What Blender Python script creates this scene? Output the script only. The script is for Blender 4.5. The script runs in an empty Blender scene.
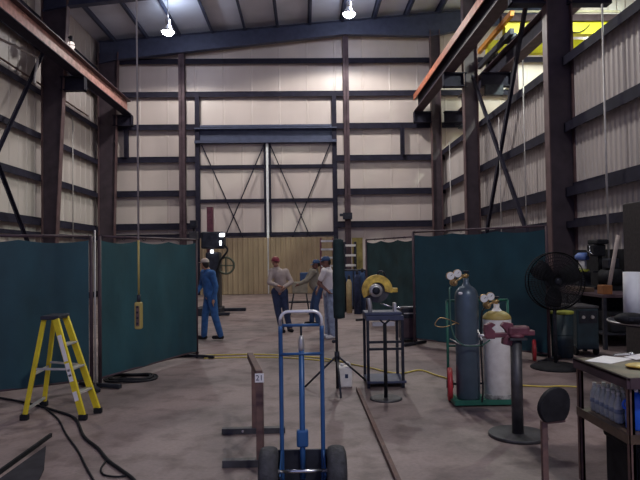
import bpy, math, random
from mathutils import Vector, Matrix
random.seed(4)
PI = math.pi
col = bpy.context.scene.collection
V = Vector

# ------------------------------------------------------------------ camera
H = 1.7
CM = Matrix.Rotation(math.radians(-1.455), 3, 'Z') @ Matrix.Rotation(math.radians(90 + 1.507), 3, 'X') @ Matrix.Rotation(math.radians(-0.8), 3, 'Z')
cam_d = bpy.data.cameras.new('camera'); cam = bpy.data.objects.new('camera', cam_d); col.objects.link(cam)
cam.matrix_world = Matrix.Translation((0, 0, H)) @ CM.to_4x4()
cam_d.sensor_width = 36; cam_d.lens = 33.75; cam_d.clip_end = 200
bpy.context.scene.camera = cam

def ray(px, py): return CM @ V(((px - 320) / 600, (240 - py) / 600, -1))
def W(px, py, Y):                       # the point at depth Y that shows at a pixel of the photo
    d = ray(px, py); return V((0, 0, H)) + d * (Y / d.y)
def F(px, py, z=0.0):                   # the point on a level plane that shows at a pixel
    d = ray(px, py); return V((0, 0, H)) + d * ((z - H) / d.z)

# ------------------------------------------------------------------ materials
def mat(name, c, rough=.6, metal=0., var=.15, scale=6., bump=.0, bscale=40., stretch=(1, 1, 1), emit=0., ecol=None, c2=None):
    m = bpy.data.materials.new(name); m.use_nodes = True
    nt = m.node_tree; b = nt.nodes['Principled BSDF']
    b.inputs['Roughness'].default_value = rough; b.inputs['Metallic'].default_value = metal
    tc = nt.nodes.new('ShaderNodeTexCoord'); mp = nt.nodes.new('ShaderNodeMapping'); mp.inputs['Scale'].default_value = stretch
    nt.links.new(tc.outputs['Object'], mp.inputs['Vector'])
    n = nt.nodes.new('ShaderNodeTexNoise'); n.inputs['Scale'].default_value = scale; n.inputs['Detail'].default_value = 5
    nt.links.new(mp.outputs['Vector'], n.inputs['Vector'])
    r = nt.nodes.new('ShaderNodeValToRGB'); r.color_ramp.elements[0].position = .3; r.color_ramp.elements[1].position = .7
    a = c2 if c2 else [x * (1 - var * 1.6) for x in c]
    r.color_ramp.elements[0].color = (*a[:3], 1)
    r.color_ramp.elements[1].color = (*[min(1, x * (1 + (0 if c2 else var))) for x in c], 1)
    nt.links.new(n.outputs['Fac'], r.inputs['Fac']); nt.links.new(r.outputs['Color'], b.inputs['Base Color'])
    if bump:
        n2 = nt.nodes.new('ShaderNodeTexNoise'); n2.inputs['Scale'].default_value = bscale; n2.inputs['Detail'].default_value = 4
        nt.links.new(mp.outputs['Vector'], n2.inputs['Vector'])
        bp = nt.nodes.new('ShaderNodeBump'); bp.inputs['Strength'].default_value = bump; bp.inputs['Distance'].default_value = .02
        nt.links.new(n2.outputs['Fac'], bp.inputs['Height']); nt.links.new(bp.outputs['Normal'], b.inputs['Normal'])
    if emit:
        b.inputs['Emission Color'].default_value = (*(ecol or c), 1); b.inputs['Emission Strength'].default_value = emit
    return m

M = {}
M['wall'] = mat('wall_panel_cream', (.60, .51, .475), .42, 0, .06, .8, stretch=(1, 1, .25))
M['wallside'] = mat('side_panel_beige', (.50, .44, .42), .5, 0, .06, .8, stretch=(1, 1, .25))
M['roof'] = mat('roof_insulation', (.72, .74, .84), .6, 0, .08, .7)
M['tan'] = mat('tan_ribbed_panel', (.30, .22, .14), .6, 0, .12, 1.5, stretch=(1, 1, .4))
M['steel'] = mat('dark_primer_steel', (.020, .018, .034), .7, 0, .2, 4)
M['bluesteel'] = mat('blue_grey_steel', (.060, .070, .125), .5, .2, .15, 4)
M['redsteel'] = mat('red_primer_steel', (.44, .22, .19), .6, 0, .25, 5)
M['brownsteel'] = mat('red_brown_primer_steel', (.085, .056, .068), .55, .1, .2, 4)
M['colweb'] = mat('dark_maroon_steel', (.062, .043, .055), .6, .1, .2, 3)
M['colred'] = mat('maroon_column_steel', (.12, .07, .075), .5, .1, .2, 3)
M['orangered'] = mat('orange_red_primer', (.42, .13, .07), .6, 0, .2, 5)
M['orange'] = mat('orange_paint', (.75, .30, .03), .5, 0, .15, 5)
M['yellow'] = mat('crane_yellow_paint', (.85, .80, .02), .5, 0, .08, 4)
M['ladder'] = mat('ladder_yellow_fibreglass', (.80, .62, .03), .45, 0, .1, 8)
M['sawyel'] = mat('saw_yellow_paint', (.88, .52, .09), .45, 0, .35, 14)
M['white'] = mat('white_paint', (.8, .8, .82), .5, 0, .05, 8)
M['dirtywhite'] = mat('chipped_white_paint', (.90, .86, .82), .45, 0, .1, 16, c2=(.76, .71, .67))
M['paper'] = mat('white_paper', (.86, .82, .84), .8, 0, .03, 8)
M['chrome'] = mat('bright_metal', (.75, .76, .8), .22, 1, .1, 8)
M['polished'] = mat('polished_pale_metal', (.88, .88, .92), .25, .35, .05, 8)
M['galv'] = mat('galvanised_metal', (.62, .60, .60), .4, .6, .15, 6)
M['conduit'] = mat('grey_conduit', (.50, .47, .46), .45, .3, .1, 6)
M['black'] = mat('black_rubber', (.018, .018, .022), .7, 0, .3, 10)
M['tyre'] = mat('grey_black_tyre', (.05, .05, .06), .75, 0, .3, 18, bump=.3)
M['darkmetal'] = mat('dark_machine_metal', (.04, .042, .055), .45, .4, .25, 9)
M['plate'] = mat('worn_steel_plate', (.085, .082, .09), .5, .5, .25, 9)
M['rust'] = mat('rusty_steel', (.20, .11, .09), .7, .0, .3, 12, c2=(.10, .06, .06))
M['bluepaint'] = mat('blue_enamel', (.03, .105, .28), .35, .1, .12, 8)
M['cyl'] = mat('steel_blue_cylinder', (.09, .125, .165), .35, .2, .12, 6)
M['green'] = mat('green_paint', (.02, .13, .09), .5, 0, .2, 6)
M['curtain'] = mat('green_curtain_vinyl', (.015, .066, .090), .55, 0, .18, 2.5, bump=.35, bscale=5, stretch=(1, 1, .6))
M['curtain2'] = mat('dark_green_canvas', (.014, .055, .062), .7, 0, .25, 2.5, bump=.35, bscale=5)
M['red'] = mat('red_paint', (.45, .03, .04), .45, 0, .2, 6)
M['maroon'] = mat('maroon_paint', (.17, .05, .07), .5, .1, .25, 12)
M['brass'] = mat('brass', (.55, .36, .16), .35, .8, .2, 10)
M['tealbin'] = mat('dark_teal_plastic', (.014, .034, .048), .5, 0, .2, 6)
M['skin'] = mat('skin_tone', (.42, .22, .15), .6, 0, .1, 12)
M['darkskin'] = mat('tanned_skin', (.20, .09, .07), .6, 0, .1, 12)
M['denim'] = mat('light_blue_denim', (.30, .36, .48), .85, 0, .2, 14)
M['navy'] = mat('navy_cloth', (.03, .045, .10), .85, 0, .2, 14)
M['coverall'] = mat('blue_coverall_cloth', (.035, .12, .33), .85, 0, .2, 10)
M['tee'] = mat('white_cotton', (.78, .72, .72), .85, 0, .05, 10)
M['pale'] = mat('beige_shirt_cloth', (.44, .36, .33), .85, 0, .1, 10)
M['olive'] = mat('olive_grey_cloth', (.27, .24, .19), .85, 0, .15, 10)
M['capred'] = mat('dark_red_cap', (.22, .03, .05), .8, 0, .1, 10)
M['capblue'] = mat('dark_blue_cap', (.04, .08, .18), .8, 0, .1, 10)
M['hair'] = mat('dark_hair', (.03, .02, .018), .8, 0, .2, 30)
M['cord'] = mat('yellow_cord_jacket', (.75, .58, .12), .5, 0, .1, 10)
M['dullyellow'] = mat('dull_yellow_plastic', (.42, .31, .09), .55, 0, .1, 10)
M['dialw'] = mat('white_dial_face', (.85, .83, .80), .3, 0, .03, 10)
M['tanpaint'] = mat('tan_cylinder_paint', (.55, .42, .22), .5, 0, .15, 8)
M['bluejug'] = mat('bright_blue_plastic', (.02, .13, .75), .35, 0, .08, 8)
M['water'] = mat('clear_bottle_plastic', (.78, .84, .90), .12, 0, .2, 20)
M['water'].node_tree.nodes['Principled BSDF'].inputs['Transmission Weight'].default_value = .35
M['lime'] = mat('lime_yellow_band', (.34, .36, .05), .5, 0, .1, 10)
M['cream'] = mat('cream_plastic', (.80, .76, .52), .5, 0, .06, 10)
M['lamp'] = mat('lit_lamp_glass', (1, 1, 1), .4, 0, 0, 4, emit=60, ecol=(1, .93, 1))
M['whiteglow'] = mat('glowing_white', (1, 1, 1), .4, 0, 0, 4, emit=5, ecol=(.9, .95, 1))
M['dimlamp'] = mat('dim_lamp_glass', (1, .9, .8), .4, 0, 0, 4, emit=1.0, ecol=(1, .85, .8))
M['hosegreen'] = mat('green_hose', (.06, .14, .11), .6, 0, .1, 10)
M['table'] = mat('worn_brown_tabletop', (.13, .085, .06), .45, .2, .3, 7)
M['mat'] = mat('dark_grey_sheet', (.045, .042, .05), .95, 0, .2, 5)

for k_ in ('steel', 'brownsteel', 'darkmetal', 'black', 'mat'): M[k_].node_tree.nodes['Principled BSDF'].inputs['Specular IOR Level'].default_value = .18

def floor_mat():
    m = bpy.data.materials.new('stained_concrete'); m.use_nodes = True; nt = m.node_tree; b = nt.nodes['Principled BSDF']
    tc = nt.nodes.new('ShaderNodeTexCoord')
    def noise(s, d, dist=0):
        n = nt.nodes.new('ShaderNodeTexNoise'); n.inputs['Scale'].default_value = s; n.inputs['Detail'].default_value = d; n.inputs['Distortion'].default_value = dist
        nt.links.new(tc.outputs['Object'], n.inputs['Vector']); return n
    def ramp(n, p0, c0, p1, c1):
        r = nt.nodes.new('ShaderNodeValToRGB'); e = r.color_ramp.elements
        e[0].position = p0; e[0].color = (*c0, 1); e[1].position = p1; e[1].color = (*c1, 1)
        nt.links.new(n.outputs['Fac'], r.inputs['Fac']); return r
    big = ramp(noise(.55, 6, .6), .38, (.19, .142, .14), .62, (.345, .255, .245))
    spots = ramp(noise(3.2, 7, .3), .30, (.55, .5, .5), .52, (1, 1, 1))
    fine = ramp(noise(28, 5), .3, (.8, .8, .8), .7, (1.0, 1.0, 1.0))
    def mul(a, bb):
        x = nt.nodes.new('ShaderNodeMix'); x.data_type = 'RGBA'; x.blend_type = 'MULTIPLY'; x.inputs[0].default_value = 1
        nt.links.new(a, x.inputs[6]); nt.links.new(bb, x.inputs[7]); return x.outputs[2]
    c = mul(mul(big.outputs['Color'], spots.outputs['Color']), fine.outputs['Color'])
    nt.links.new(c, b.inputs['Base Color'])
    b.inputs['Roughness'].default_value = .55
    n = noise(60, 4); bp = nt.nodes.new('ShaderNodeBump'); bp.inputs['Strength'].default_value = .15; bp.inputs['Distance'].default_value = .01
    nt.links.new(n.outputs['Fac'], bp.inputs['Height']); nt.links.new(bp.outputs['Normal'], b.inputs['Normal'])
    return m
M['floor'] = floor_mat()

# ------------------------------------------------------------------ mesh builder
class MB:
    def __init__(s): s.v = []; s.f = []; s.sm = []
    def add(s, vs, fs, smooth=False):
        o = len(s.v); s.v += [V(p) for p in vs]
        for f in fs: s.f.append([i + o for i in f]); s.sm.append(smooth)
        return s
    def box(s, a, b):                                   # two corners
        x0, x1 = sorted((a[0], b[0])); y0, y1 = sorted((a[1], b[1])); z0, z1 = sorted((a[2], b[2]))
        return s.add([(x0, y0, z0), (x1, y0, z0), (x1, y1, z0), (x0, y1, z0), (x0, y0, z1), (x1, y0, z1), (x1, y1, z1), (x0, y1, z1)],
                     [(0, 3, 2, 1), (4, 5, 6, 7), (0, 1, 5, 4), (1, 2, 6, 5), (2, 3, 7, 6), (3, 0, 4, 7)])
    def cbox(s, c, d): return s.box([c[i] - d[i] / 2 for i in range(3)], [c[i] + d[i] / 2 for i in range(3)])
    def bar(s, p, q, w, h, up=(0, 0, 1)):               # box section from p to q, w sideways, h along up
        p, q = V(p), V(q); t = (q - p).normalized(); u = V(up)
        if abs(t.dot(u)) > .98: u = V((0, 1, 0))
        a = t.cross(u).normalized(); u = a.cross(t).normalized()
        vs = [e + a * (i * w / 2) + u * (j * h / 2) for e in (p, q) for i, j in ((-1, -1), (1, -1), (1, 1), (-1, 1))]
        return s.add(vs, [(0, 1, 2, 3), (7, 6, 5, 4), (0, 4, 5, 1), (1, 5, 6, 2), (2, 6, 7, 3), (3, 7, 4, 0)])
    def path(s, pts, r, n=10, closed=False):
        pts = [V(p) for p in pts]; k = len(pts); rs = r if isinstance(r, (list, tuple)) else [r] * k
        prev = None; vs = []
        for i in range(k):
            if closed: t = pts[(i + 1) % k] - pts[i - 1]
            else: t = pts[min(i + 1, k - 1)] - pts[max(i - 1, 0)]
            t.normalize()
            if prev is None:
                u = V((0, 0, 1)) if abs(t.z) < .9 else V((1, 0, 0))
                a = t.cross(u).normalized()
            else: a = (prev - t * prev.dot(t)).normalized()
            prev = a; b = t.cross(a)
            for j in range(n):
                th = 2 * PI * j / n; vs.append(pts[i] + (a * math.cos(th) + b * math.sin(th)) * rs[i])
        fs = []
        for i in range(k if closed else k - 1):
            for j in range(n):
                i2 = (i + 1) % k
                fs.append((i * n + j, i * n + (j + 1) % n, i2 * n + (j + 1) % n, i2 * n + j))
        s.add(vs, fs, True)
        if not closed:
            o = len(s.v) - len(vs)
            s.f.append([o + j for j in range(n)][::-1]); s.sm.append(False)
            s.f.append([o + (k - 1) * n + j for j in range(n)]); s.sm.append(False)
        return s
    def tube(s, p, q, r, n=12, r2=None): return s.path([p, q], [r, r2 if r2 is not None else r], n)
    def lathe(s, prof, c=(0, 0, 0), axis=(0, 0, 1), n=24):   # prof: (radius, height) list
        c = V(c); t = V(axis).normalized(); u = V((1, 0, 0)) if abs(t.x) < .9 else V((0, 1, 0))
        a = t.cross(u).normalized(); b = t.cross(a); vs = []; k = len(prof)
        for r, h in prof:
            for j in range(n):
                th = 2 * PI * j / n; vs.append(c + t * h + (a * math.cos(th) + b * math.sin(th)) * max(r, .0004))
        fs = [(i * n + j, i * n + (j + 1) % n, (i + 1) * n + (j + 1) % n, (i + 1) * n + j) for i in range(k - 1) for j in range(n)]
        s.add(vs, fs, True); o = len(s.v) - len(vs)
        s.f.append([o + j for j in range(n)][::-1]); s.sm.append(False)
        s.f.append([o + (k - 1) * n + j for j in range(n)]); s.sm.append(False)
        return s
    def ball(s, c, r, n=14, m=9):                        # r scalar or 3-vector
        r = (r, r, r) if not isinstance(r, (tuple, list)) else r; vs = []; fs = []
        for i in range(m + 1):
            ph = PI * i / m
            for j in range(n):
                th = 2 * PI * j / n
                vs.append((c[0] + r[0] * math.sin(ph) * math.cos(th) , c[1] + r[1] * math.sin(ph) * math.sin(th), c[2] + r[2] * math.cos(ph)))
        vs[0:n] = [V((c[0], c[1], c[2] + r[2]))] * n; vs[-n:] = [V((c[0], c[1], c[2] - r[2]))] * n
        for i in range(m):
            for j in range(n):
                a, b, cc, d = i * n + j, i * n + (j + 1) % n, (i + 1) * n + (j + 1) % n, (i + 1) * n + j
                if i == 0: fs.append((0, d, cc))
                elif i == m - 1: fs.append((a, m * n, b) if False else (b, a, m * n))
                else: fs.append((a, d, cc, b))
        return s.add(vs, fs, True)
    def prism(s, poly, p0, ax, ay, depth):               # poly in (ax, ay) plane at p0, extruded along ax x ay
        p0, ax, ay = V(p0), V(ax).normalized(), V(ay).normalized(); nz = ax.cross(ay); n = len(poly)
        vs = [p0 + ax * x + ay * y for x, y in poly] + [p0 + ax * x + ay * y + nz * depth for x, y in poly]
        return s.add(vs, [list(range(n))[::-1], list(range(n, 2 * n))] + [(i, (i + 1) % n, (i + 1) % n + n, i + n) for i in range(n)])
    def build(s, name, m, parent=None, bevel=0, off=None):
        me = bpy.data.meshes.new(name)
        off = off if off is not None else (parent.get('_off') if parent is not None and parent.get('_off') else None)
        o3 = V(off) if off is not None else V((0, 0, 0))
        me.from_pydata([tuple(p - o3) for p in s.v], [], s.f)
        me.polygons.foreach_set('use_smooth', s.sm); me.validate(); me.update()
        me.materials.append(M[m] if isinstance(m, str) else m)
        o = bpy.data.objects.new(name, me); col.objects.link(o)
        if parent is not None: o.parent = parent
        if bevel:
            b = o.modifiers.new('bevel', 'BEVEL'); b.width = bevel; b.segments = 2; b.limit_method = 'ANGLE'; b.angle_limit = math.radians(50)
        return o

OFF = {}
def thing(name, label, cat, loc=(0, 0, 0), group=None, rz=0):
    o = bpy.data.objects.new(name, None); col.objects.link(o); o.empty_display_size = .1
    o.location = loc; o.rotation_euler.z = rz; o['label'] = label; o['category'] = cat
    if group: o['group'] = group
    OFF[o.name] = V(loc); return o
def part(root, name, mb, m, bevel=0, local=False, sub=None, label=None):   # mb in world coordinates unless local
    off = None if local else OFF[root.name]
    o = mb.build(name, m, None, bevel, off); o.parent = sub if sub else root
    if label: o['label'] = label
    return o
def single(name, label, cat, mb, m, loc, group=None, bevel=0):            # a thing that is one mesh
    o = mb.build(name, m, None, bevel, loc); o.location = loc; o['label'] = label; o['category'] = cat
    if group: o['group'] = group
    return o
def struct(name, mb, m, parent=None):
    o = mb.build(name, m)
    if parent: o.parent = parent
    else: o['kind'] = 'structure'
    return o
def dup(root, loc, label=None, rz=None, group=None):
    r = root.copy(); col.objects.link(r); r.location = loc; OFF[r.name] = V(loc)
    if rz is not None: r.rotation_euler.z = rz
    if label: r['label'] = label
    if group: r['group'] = group
    for ch in [k for k in root.children if k.type != 'LIGHT']:
        c = ch.copy(); col.objects.link(c); c.parent = r
        for g in ch.children:
            d = g.copy(); col.objects.link(d); d.parent = c
    return r
def smooth_pts(pts, n=6):
    pts = [V(p) for p in pts]; out = []; k = len(pts)
    for i in range(k - 1):
        p0, p1, p2, p3 = pts[max(i - 1, 0)], pts[i], pts[i + 1], pts[min(i + 2, k - 1)]
        for j in range(n):
            t = j / n
            out.append(.5 * ((2 * p1) + (p2 - p0) * t + (2 * p0 - 5 * p1 + 4 * p2 - p3) * t * t + (3 * p1 - p0 - 3 * p2 + p3) * t ** 3))
    return out + [pts[-1]]
def arc(c, r, a0, a1, n, ax, ay):
    return [V(c) + V(ax) * (r * math.cos(a0 + (a1 - a0) * i / n)) + V(ay) * (r * math.sin(a0 + (a1 - a0) * i / n)) for i in range(n + 1)]

# ------------------------------------------------------------------ the hall
XL, XR, YB, YF, XO = -9.4, 6.5, 27.5, -6.0, 12.0
def roofz(x): return 12.2 + .083 * x
mb = MB(); mb.box((XL, YF, -.15), (XO, YB, 0)); struct('floor', mb, 'floor')
mb = MB(); mb.add([(XL, YF, roofz(XL) + .22), (XO, YF, roofz(XO) + .22), (XO, YB, roofz(XO) + .22), (XL, YB, roofz(XL) + .22),
                   (XL, YF, roofz(XL) + .32), (XO, YF, roofz(XO) + .32), (XO, YB, roofz(XO) + .32), (XL, YB, roofz(XL) + .32)],
                  [(0, 1, 2, 3), (7, 6, 5, 4), (0, 4, 5, 1), (1, 5, 6, 2), (2, 6, 7, 3), (3, 7, 4, 0)])
ceil = struct('ceiling', mb, 'roof')
x = -4.08 - 3 * 1.47
while x < XO - .2:
    mb = MB(); z = roofz(x)
    mb.bar((x, YF + .1, z + .07), (x, YB - .05, z + .07), .03, .28); mb.bar((x + .05, YF + .1, z - .06), (x + .05, YB - .05, z - .06), .10, .02); mb.bar((x - .035, YF + .1, z + .208), (x - .035, YB - .05, z + .208), .07, .02)
    struct('purlin', mb, 'bluesteel', ceil); x += 1.47

def sheet(along, a0, a1, fixed, z0, z1, period, depth, side, ribw=.3):
    """ribbed sheet; along='x'|'y'; ribs stand toward side"""
    n = int((a1 - a0) / period); prof = []
    for i in range(n + 1):
        s = a0 + i * period
        for ds, dd in ((0, 0), (period * (1 - ribw) * .5, 0), (period * (.5 - ribw * .22), depth), (period * (.5 + ribw * .22), depth), (period * (1 - (1 - ribw) * .5), 0)):
            if s + ds < a1: prof.append((s + ds, dd))
    prof.append((a1, 0)); mb = MB(); vs = []
    for s, d in prof:
        for z in (z0, z1):
            zz = z if not callable(z) else z(s if along == 'x' else fixed)
            vs.append((s, fixed + side * d, zz) if along == 'x' else (fixed + side * d, s, zz))
    k = len(prof)
    # give the sheet thickness behind
    bs = []
    for s, d in prof:
        for z in (z0, z1):
            zz = z if not callable(z) else z(s if along == 'x' else fixed)
            bs.append((s, fixed - side * .06, zz) if along == 'x' else (fixed - side * .06, s, zz))
    fs = [(2 * i, 2 * i + 2, 2 * i + 3, 2 * i + 1) for i in range(k - 1)] + [(2 * k + 2 * i, 2 * k + 2 * i + 1, 2 * k + 2 * i + 3, 2 * k + 2 * i + 2) for i in range(k - 1)]
    fs += [(0, 1, 2 * k + 1, 2 * k), (2 * k - 2, 4 * k - 2, 4 * k - 1, 2 * k - 1)] + [(2 * i, 2 * k + 2 * i, 2 * k + 2 * i + 2, 2 * i + 2) for i in range(k - 1)] + [(2 * i + 1, 2 * i + 3, 2 * k + 2 * i + 3, 2 * k + 2 * i + 1) for i in range(k - 1)]
    mb.add(vs + bs, fs); return mb

top = lambda x: roofz(x) + .22
wb = struct('wall_back', sheet('x', XL, XO, YB, 0, top, 1.28, .012, -1, .08), 'wall')
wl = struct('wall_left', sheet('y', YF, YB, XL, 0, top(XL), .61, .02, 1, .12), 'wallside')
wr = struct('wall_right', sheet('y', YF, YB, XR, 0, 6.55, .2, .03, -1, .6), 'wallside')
wo = struct('wall_outer', sheet('y', YF, YB, XO, 0, top(XO), .61, .02, -1, .12), 'wall')
struct('baseboard_left', MB().box((XL, YF, 0), (XL + .03, YB, .25)), 'steel')

def zgirt(p, q, h=.2, side=(0, -1, 0), dark='steel', parent=None):
    mb = MB(); p, q = V(p), V(q); sd = V(side)
    mb.bar(p + sd * .1, q + sd * .1, .2, .02) if True else None
    w = .02
    # web level plate + two lips
    mb.bar(p + sd * .2 + V((0, 0, -h / 2 + .02)), q + sd * .2 + V((0, 0, -h / 2 + .02)), w, h)
    mb.bar(p + sd * .02 + V((0, 0, h / 2 - .04)), q + sd * .02 + V((0, 0, h / 2 - .04)), w, h * .6)
    return struct('girt', mb, dark, parent)
DX0, DX1 = -4.82, 1.42
for z in (10.7, 9.18):
    zgirt((XL + .05, YB - .03, z), (XO, YB - .03, z), parent=wb)
for z in (7.68,):
    zgirt((XL + .05, YB - .03, z), (DX0, YB - .03, z), parent=wb); zgirt((DX1, YB - .03, z), (XO, YB - .03, z), parent=wb)
for z in (6.2, 4.65, 3.15, 2.7):
    zgirt((XL + .05, YB - .03, z), (DX0, YB - .03, z), h=.2 if z != 2.7 else .14, parent=wb)
    if z > 2.8: zgirt((DX1, YB - .03, z), (XO, YB - .03, z), parent=wb)
for z in (10.2, 9.15, 7.62, 6.08, 4.6, 3.07, 2.62):
    zgirt((XL + .03, YF, z), (XL + .03, YB - .3, z), h=.2 if z != 2.62 else .12, side=(1, 0, 0), parent=wl)
for z in (6.38, 4.78, 3.23, 2.42):
    zgirt((XR - .03, YF, z), (XR - .03, YB - .3, z), h=.22 if z > 3 else .16, side=(-1, 0, 0), parent=wr)

# big double leaf door in the back wall
YD = YB - .10
door = struct('door_1', MB().box((DX0 - .1, YD - .12, 7.62), (DX1 + .1, YD + .05, 7.72)), 'bluesteel')
mb = MB(); mb.box((DX0 - .1, YD - .32, 7.50), (DX1 + .1, YD, 7.56)); mb.box((DX0 - .1, YD - .06, 6.98), (DX1 + .1, YD, 7.5)); mb.box((DX0 - .1, YD - .34, 6.86), (DX1 + .1, YD, 6.98))
struct('door_header', mb, 'bluesteel', door)
for x in (DX0, DX1):
    mb = MB(); mb.box((x - .1, YD - .2, 0), (x + .1, YD, 9.1)); struct('door_jamb', mb, 'steel', door)
XC = -1.66
for a, b in ((DX0 + .1, XC - .03), (XC + .03, DX1 - .1)):
    leaf = struct('door_leaf', sheet('x', a, b, YD, 2.55, 6.85, 1.28, .01, -1, .08), 'wall', door)
    struct('ribbed_lower_panel', sheet('x', a, b, YD - .24, .02, 2.56, .23, .03, -1, .45), 'tan', door)
    for z in (5.8, 4.25, 2.72):
        struct('door_rail', MB().box((a, YD - .14, z - .08), (b, YD - .02, z + .08)), 'steel', door)
    struct('door_brace', MB().bar((a + .1, YD - .17, 6.8), (b - .25, YD - .17, .6), .05, .05), 'steel', door)
    struct('door_brace', MB().bar((b - .1, YD - .2, 6.8), (a + .25, YD - .2, .6), .05, .05), 'steel', door)
mb = MB(); mb.box((XC - .16, YD - .16, .02), (XC - .09, YD - .02, 6.85)); mb.box((XC + .09, YD - .16, .02), (XC + .16, YD - .02, 6.85)); struct('meeting_stile', mb, 'steel', door)
mb = MB(); mb.box((XC - .05, YD - .19, .02), (XC + .05, YD - .05, 6.9)); struct('door_daylight_strip', mb, 'white', door)  # white strip painted in for daylight through the gap between the leaves

# rigid frames: columns and rafters
def column(name_label, Y, x_out, x_in0, x_in1, ztop, m, zb=None):
    sgn = 1 if x_in0 > x_out else -1
    c = thing('steel_column', name_label, 'column', (x_out, Y, 0))
    mb = MB(); mb.box((x_out, Y - .14, 0), (x_out + sgn * .025, Y + .14, ztop)); part(c, 'outer_flange', mb, m)
    mb = MB(); xi0, xi1 = x_in0, x_in1
    mb.add([(xi0, Y - .14, 0), (xi0 + sgn * .03, Y - .14, 0), (xi0 + sgn * .03, Y + .14, 0), (xi0, Y + .14, 0),
            (xi1, Y - .14, ztop), (xi1 + sgn * .03, Y - .14, ztop), (xi1 + sgn * .03, Y + .14, ztop), (xi1, Y + .14, ztop)],
           [(0, 3, 2, 1), (4, 5, 6, 7), (0, 1, 5, 4), (1, 2, 6, 5), (2, 3, 7, 6), (3, 0, 4, 7)]); part(c, 'inner_flange', mb, m)
    mb = MB(); a = x_out + sgn * .02
    mb.add([(a, Y - .01, .0), (xi0, Y - .01, 0), (xi0, Y + .01, 0), (a, Y + .01, 0), (a, Y - .01, ztop), (xi1, Y - .01, ztop), (xi1, Y + .01, ztop), (a, Y + .01, ztop)],
           [(0, 3, 2, 1), (4, 5, 6, 7), (0, 1, 5, 4), (1, 2, 6, 5), (2, 3, 7, 6), (3, 0, 4, 7)]); part(c, 'web', mb, 'colweb')
    mb = MB(); mb.box((x_out - sgn * .0, Y - .16, 0), (xi0 + sgn * .08, Y + .16, .03)); part(c, 'base_plate', mb, m)
    return c
YC = (27.0, 21.2, 14.2)
cl = [column('tapered dark maroon steel column in the far left corner, beside the back wall', YC[0] - .05, XL + .25, -8.55, -8.28, 10.95, 'colred'),
      column('tapered dark maroon steel column on the left wall, nearest to the camera in view', YC[1], XL + .25, -8.8, -8.25, 10.95, 'colred')]
cr = [column('dark steel column in the far right corner where the back wall meets the corrugated wall', YC[0] - .05, XR - .25, 5.83, 5.83, 11.9, 'colred'),
      column('dark maroon steel column on the right wall between the corner column and the big near one', YC[1], XR - .25, 5.77, 5.77, 11.9, 'colred'),
      column('tall maroon steel column nearest on the right, in front of the corrugated wall', YC[2], XR - .02, 5.88, 5.88, 11.9, 'colred')]
def bracket(c, Y, x0, x1, z1, m='steel'):
    sg = 1 if x1 > x0 else -1
    mb = MB(); mb.box((x0, Y - .14, z1 - .04), (x1, Y + .14, z1)); mb.box((x0, Y - .14, z1 - .5), (x1 - sg * .0, Y + .14, z1 - .46))
    mb.box((x0, Y - .012, z1 - .47), (x1, Y + .012, z1 - .03)); mb.box((x1 - sg * .03, Y - .14, z1 - .5), (x1, Y + .14, z1))
    part(c, 'crane_bracket', mb, m)
for c, Y in zip(cl, (YC[0] - .05, YC[1])): bracket(c, Y, -8.5, -7.65, 8.12)
for c, Y in zip(cr, (YC[0] - .05, YC[1], YC[2])):
    bracket(c, Y, 5.85, 5.02, 8.17); bracket(c, Y, 6.4, 7.45, 8.17)
part(cr[2], 'sign_mark', MB().lathe([(.05, 0), (.05, .01)], W(561, 151, YC[2] - .2), (0, 1, 0), 14), 'conduit') if False else None

def ibeam(x, y0, y1, z0, z1, label, name, fl='redsteel', w=.40, web='steel', rail=True, low='brownsteel', cap=False):  # part colours differ to paint in lit and shaded faces
    b = thing(name, label, 'beam', (x, y0, z0), 'crane runway beams')
    part(b, 'bottom_flange', MB().box((x - w / 2, y0, z0), (x + w / 2, y1, z0 + .03)), low)
    part(b, 'top_flange', MB().box((x - w / 2, y0, z1 - .03), (x + w / 2, y1, z1)), fl)
    if cap: part(b, 'cap_channel', MB().box((x - w / 2 - .02, y0, z1 - .26), (x - w / 2, y1, z1 + .01)).box((x + w / 2, y0, z1 - .26), (x + w / 2 + .02, y1, z1 + .01)).box((x - w / 2, y0, z1), (x + w / 2, y1, z1 + .012)), 'orangered')
    part(b, 'web', MB().box((x - .015, y0, z0 + .03), (x + .015, y1, z1 - .03)), web)
    if rail: part(b, 'rail', MB().bar((x, y0, z1 + .04), (x, y1, z1 + .04), .07, .08), 'rust')
    return b
ibeam(-7.86, 6, 26.85, 8.12, 8.72, 'long red crane runway beam carried along the left wall', 'runway_beam', 'brownsteel', web='redsteel', low='steel')  # web red as if lit, bottom flange darkened for its unlit underside
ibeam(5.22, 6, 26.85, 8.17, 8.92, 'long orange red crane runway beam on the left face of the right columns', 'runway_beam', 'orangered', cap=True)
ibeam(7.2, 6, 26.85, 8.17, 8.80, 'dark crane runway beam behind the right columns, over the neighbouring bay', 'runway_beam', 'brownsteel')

# rafters
def rafter(Y, label):
    r = thing('roof_rafter', label, 'beam', (XL + .3, Y, 10.5), 'roof rafters')
    pts_top = [(XL + .3, roofz(XL + .3)), (XO, roofz(XO))]
    low = [(XL + .3, 10.45), (-8.3, 10.62), (1.9, 11.72), (5.9, 11.62), (7.2, 11.9), (XO, 12.6)]
    poly = pts_top + low[::-1]
    mb = MB(); mb.prism([(p[0], p[1]) for p in poly], (0, Y + .01, 0), (1, 0, 0), (0, 0, 1), .02); part(r, 'web', mb, 'bluesteel')
    mb = MB()
    for a, b in zip(low[:-1], low[1:]): mb.bar((a[0], Y, a[1]), (b[0], Y, b[1]), .28, .03)
    part(r, 'bottom_flange', mb, 'bluesteel')
    mb = MB(); mb.bar((pts_top[0][0], Y, pts_top[0][1] - .02), (pts_top[1][0], Y, pts_top[1][1] - .02), .28, .03); part(r, 'top_flange', mb, 'bluesteel')
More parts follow.
